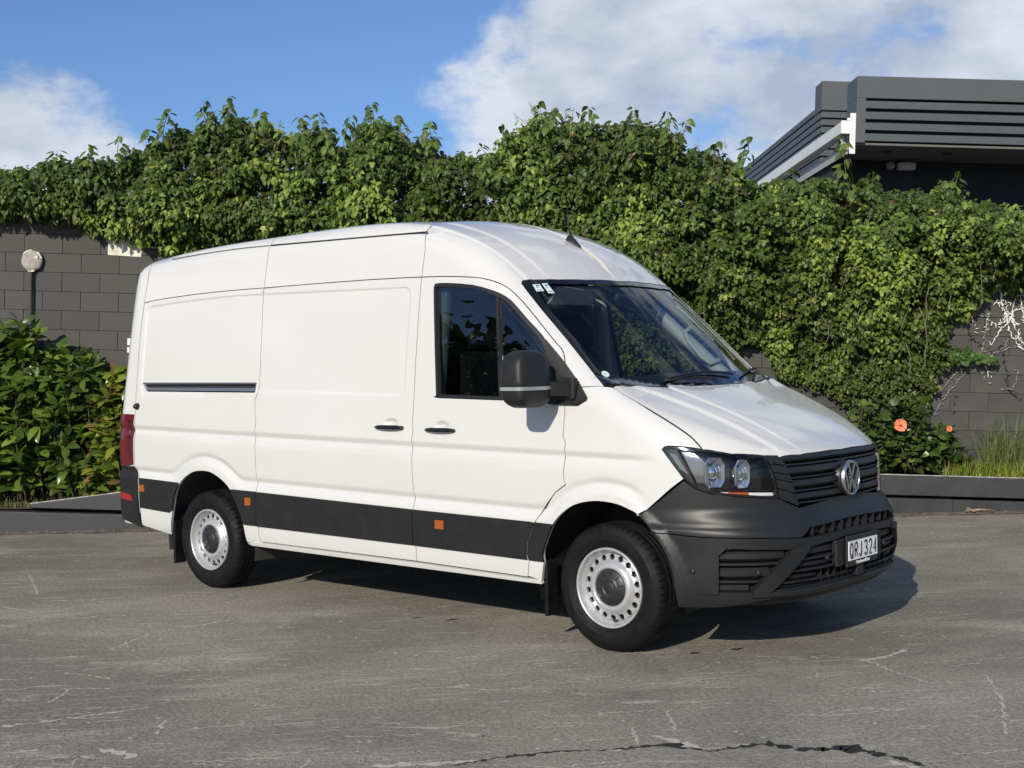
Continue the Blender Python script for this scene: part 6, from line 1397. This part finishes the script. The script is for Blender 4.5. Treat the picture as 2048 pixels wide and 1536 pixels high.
# leaf litter, bark and stones where the asphalt meets the kerb
lit=MB(); r3=np.random.default_rng(12)
for i in range(520):
    left=r3.random()<.5; a=r3.uniform(-6.6,-3.3) if left else r3.uniform(3.2,6.4); b=13.24-abs(r3.normal(0,.11)); s=r3.uniform(.006,.022); h=TH*a*math.cos(TH)+.004
    an=r3.uniform(0,6.28); c,sn=math.cos(an)*s,math.sin(an)*s; k=r3.uniform(.3,.9)
    lit.add([(a-c,b-sn,h),(a+sn*k,b-c*k,h+s*.5),(a+c,b+sn,h+.002),(a-sn*k,b+c*k,h+s*.3)],[(0,1,2,3),(0,3,2,1)][:1])
o=yard(lit.build('leaf_litter',mat('dry litter',(.20,.165,.11),.9,noise=(15,.6,4)))); tag(o,'dry litter and gravel lying along the foot of the kerb',None,kind='stuff')
dirt=MB(); V=[];F=[]; r3=np.random.default_rng(2)
for i,a in enumerate(np.linspace(-8,8,120)): V+=[(a,13.30,TH*a+.006),(a,13.02+.08*r3.random(),TH*a+.0045)]
for i in range(119): F.append((2*i,2*i+1,2*i+3,2*i+2))
dirt.add(V,F); 
DIRT=mat('washed soil',(.15,.13,.10),.95,noise=(6,.35,6),bump=(50,.8,.01)); o=yard(dirt.build('soil_wash',DIRT)); tag(o,'strip of washed soil on the asphalt below the kerb',None,kind='structure')
bk=MB(); 
for (u0,v0,u1,v1,w_) in ((1925,1018,1962,1024,.016),(1930,1026,1990,1026,.014),(1925,1022,1950,1028,.018),(1960,1012,1968,1022,.006),(1934,1012,1940,1020,.012)):
    A=gpt(u0,v0)+np.array([0,0,.02]); B=gpt(u1,v1)+np.array([0,0,.025]); bk.tube([tuple(A),tuple((A+B)/2+np.array([0,0,.012])),tuple(B)],[w_*.7,w_,w_*.5],5)
tag(bk.build('bark_debris',mat('orange brown bark',(.27,.18,.12),.9,noise=(25,.45,4))),'orange brown bark and twigs piled against the kerb joint','debris')
# ---------------------------------------------------------------- building behind the wall
bld=empty('office_building'); yard(bld); tag(bld,'dark grey flat roofed building with ribbed fascia behind the ivy','building')
FASC=mat('grey fascia metal',(.072,.082,.086),.55,noise=(3,.05,4)); FAS2=mat('grey ribbed metal',(.066,.077,.083),.5,noise=(4,.06,4)); BWALL=mat('dark building wall',(.016,.018,.024),.85,noise=(3,.1,4)); GUT=mat('white gutter',(.72,.73,.72),.45,noise=(4,.06,4)); SOFF=mat('soffit grey',(.13,.13,.125),.8)
def ab(c,d,name,m,bev=.006):
    mb=MB(); mb.box(c,d,bev=bev); return mb.build(name,m,bld)
# front fascia (near wing): flat band on top, four ribs, trims
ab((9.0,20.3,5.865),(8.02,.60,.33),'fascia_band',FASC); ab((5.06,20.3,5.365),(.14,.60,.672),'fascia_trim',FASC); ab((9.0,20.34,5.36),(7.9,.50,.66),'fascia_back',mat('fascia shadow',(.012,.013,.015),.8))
for k in range(4): ab((9.06,20.10,5.605-.163*k),(7.86,.20,.113),'fascia_rib',FAS2)
ab((9.0,20.9,5.02),(8.0,1.7,.035),'soffit',SOFF)
for a in (5.62,6.55): 
    mb=MB(); mb.lathe([(0,-.02),(.075,-.02),(.085,0)],20,'z',(a,20.55,5.0)); mb.build('downlight',mat('downlight dark',(.02,.02,.02),.5),bld)
ab((9.2,24.0,2.6),(8.4,5.0,4.80),'building_wall',BWALL)
# rear wing: stepped back, front and receding side
def quadbox(name,m,a0,a1,b0,b1,h0,h1,s=1.10):
    a0,a1,b0,b1=a0*s,a1*s,b0*s,b1*s; h0,h1=1.634+(h0-1.634)*s,1.634+(h1-1.634)*s
    return ab(((a0+a1)/2,(b0+b1)/2,(h0+h1)/2),(a1-a0,b1-b0,h1-h0),name,m,.004)
quadbox('fascia_band',FASC,4.70,5.6,21.02,21.5,5.70,6.16); quadbox('fascia_band',FASC,4.69,5.2,21.5,40,5.70,5.79)
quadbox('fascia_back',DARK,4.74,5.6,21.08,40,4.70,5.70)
for k in range(8):
    h=5.678-.120*k; quadbox('fascia_rib',FAS2,4.705,5.55,21.03,21.2,h-.094,h); quadbox('fascia_rib',FAS2,4.70,4.80,21.2,40,h-.094,h)
quadbox('building_wall',BWALL,5.5,12,21.6,40,0,4.9)
quadbox('soffit',SOFF,4.86,6.0,20.2,40,4.86,4.885); quadbox('lower_fascia',SOFF,5.15,5.20,20.3,40,4.55,4.86)
quadbox('lower_fascia',mat('pale eave board',(.40,.40,.39),.6),4.93,4.95,20.3,40,4.90,5.05,1.0)
# gutter with end cap, bracket and downpipe bend
quadbox('gutter',GUT,4.775,4.80,20.06,40,5.17,5.345,1.0); quadbox('gutter',GUT,4.80,4.93,20.06,40,5.17,5.19,1.0); quadbox('gutter_end',GUT,4.775,4.96,20.03,20.055,5.165,5.36,1.0); quadbox('gutter_end',GUT,4.90,4.985,20.0,20.03,4.86,5.47,1.0); quadbox('gutter_end',GUT,4.86,4.93,20.02,20.05,5.36,5.40,1.0)
mb=MB(); mb.tube([(4.86,20.25,5.17),(4.87,20.27,5.05),(4.93,20.3,4.99),(5.02,20.35,4.96)],.045,10); mb.build('downpipe',mat('pale downpipe',(.42,.42,.41),.5),bld)
cctv=empty('security_camera'); yard(cctv); tag(cctv,'small white security camera on the dark wall under the soffit','camera'); mb=MB(); mb.box((6.16,21.36,4.90),(.28,.16,.13),bev=.03); mb.build('camera_body',mat('camera white',(.5,.5,.5),.4),cctv); mb=MB(); mb.lathe([(0,-.10),(.06,-.10),(.07,0)],16,'y',(5.93,21.48,4.92)); mb.build('mount',mat('camera mount',(.35,.35,.35),.4),cctv)
# ---------------------------------------------------------------- trees across the street behind the photographer (seen mirrored in the side glass)
def far_tree(name,label,x,y,h,rad,seed,kind):
    r=np.random.default_rng(seed); root=empty(name,(x,y,0)); tag(root,label,'tree'); mb=MB(); mb.tube([(0,0,0),(r.normal(0,.3),0,h*.4),(0,0,h*.8)],[.35,.25,.1],8); mb.build('trunk',STEM,root)
    n=2600
    if kind=='round':
        c=r.normal(0,1,(26,3)); c/=np.linalg.norm(c,axis=1,keepdims=True); c=c*np.array([rad,rad,h*.27])*r.uniform(.5,.95,(26,1))+[0,0,h*.66]; P=c[r.integers(0,26,n)]+r.normal(0,1,(n,3))*rad*.17
    else:
        t=r.random(n)**.7; t=np.round(t*11)/11; an=r.uniform(0,6.28,n); q=r.random(n)**.6*rad*(1-t)+.1; P=np.stack([q*np.cos(an),q*np.sin(an),h*(.15+.85*t)+.25*q*.4],-1)
    Nn_=r.normal(0,1,(n,3)); leaf_cloud('crown',DROOP,P,orient(Nn_,r.normal(0,1,(n,3))),r.uniform(.5,1.0,n),np.array([.035,.055,.022])*r.uniform(.6,1.4,(n,1)),LEAF_IVY,root)
for i,(x,y,h,rad,kind,lab) in enumerate(((-36,-42,13.5,6.5,'round','broad dark tree across the street mirrored in the side window'),(-24,-50,12.0,5.0,'round','second rounded tree further right across the street'),(-17,-58,13.5,2.6,'cone','narrow conifer across the street mirrored beside the door mirror'),(-50,-36,10,6,'round','spreading tree at the far end of the street'))): far_tree('street_tree',lab,x,y,h,rad,40+i,kind)
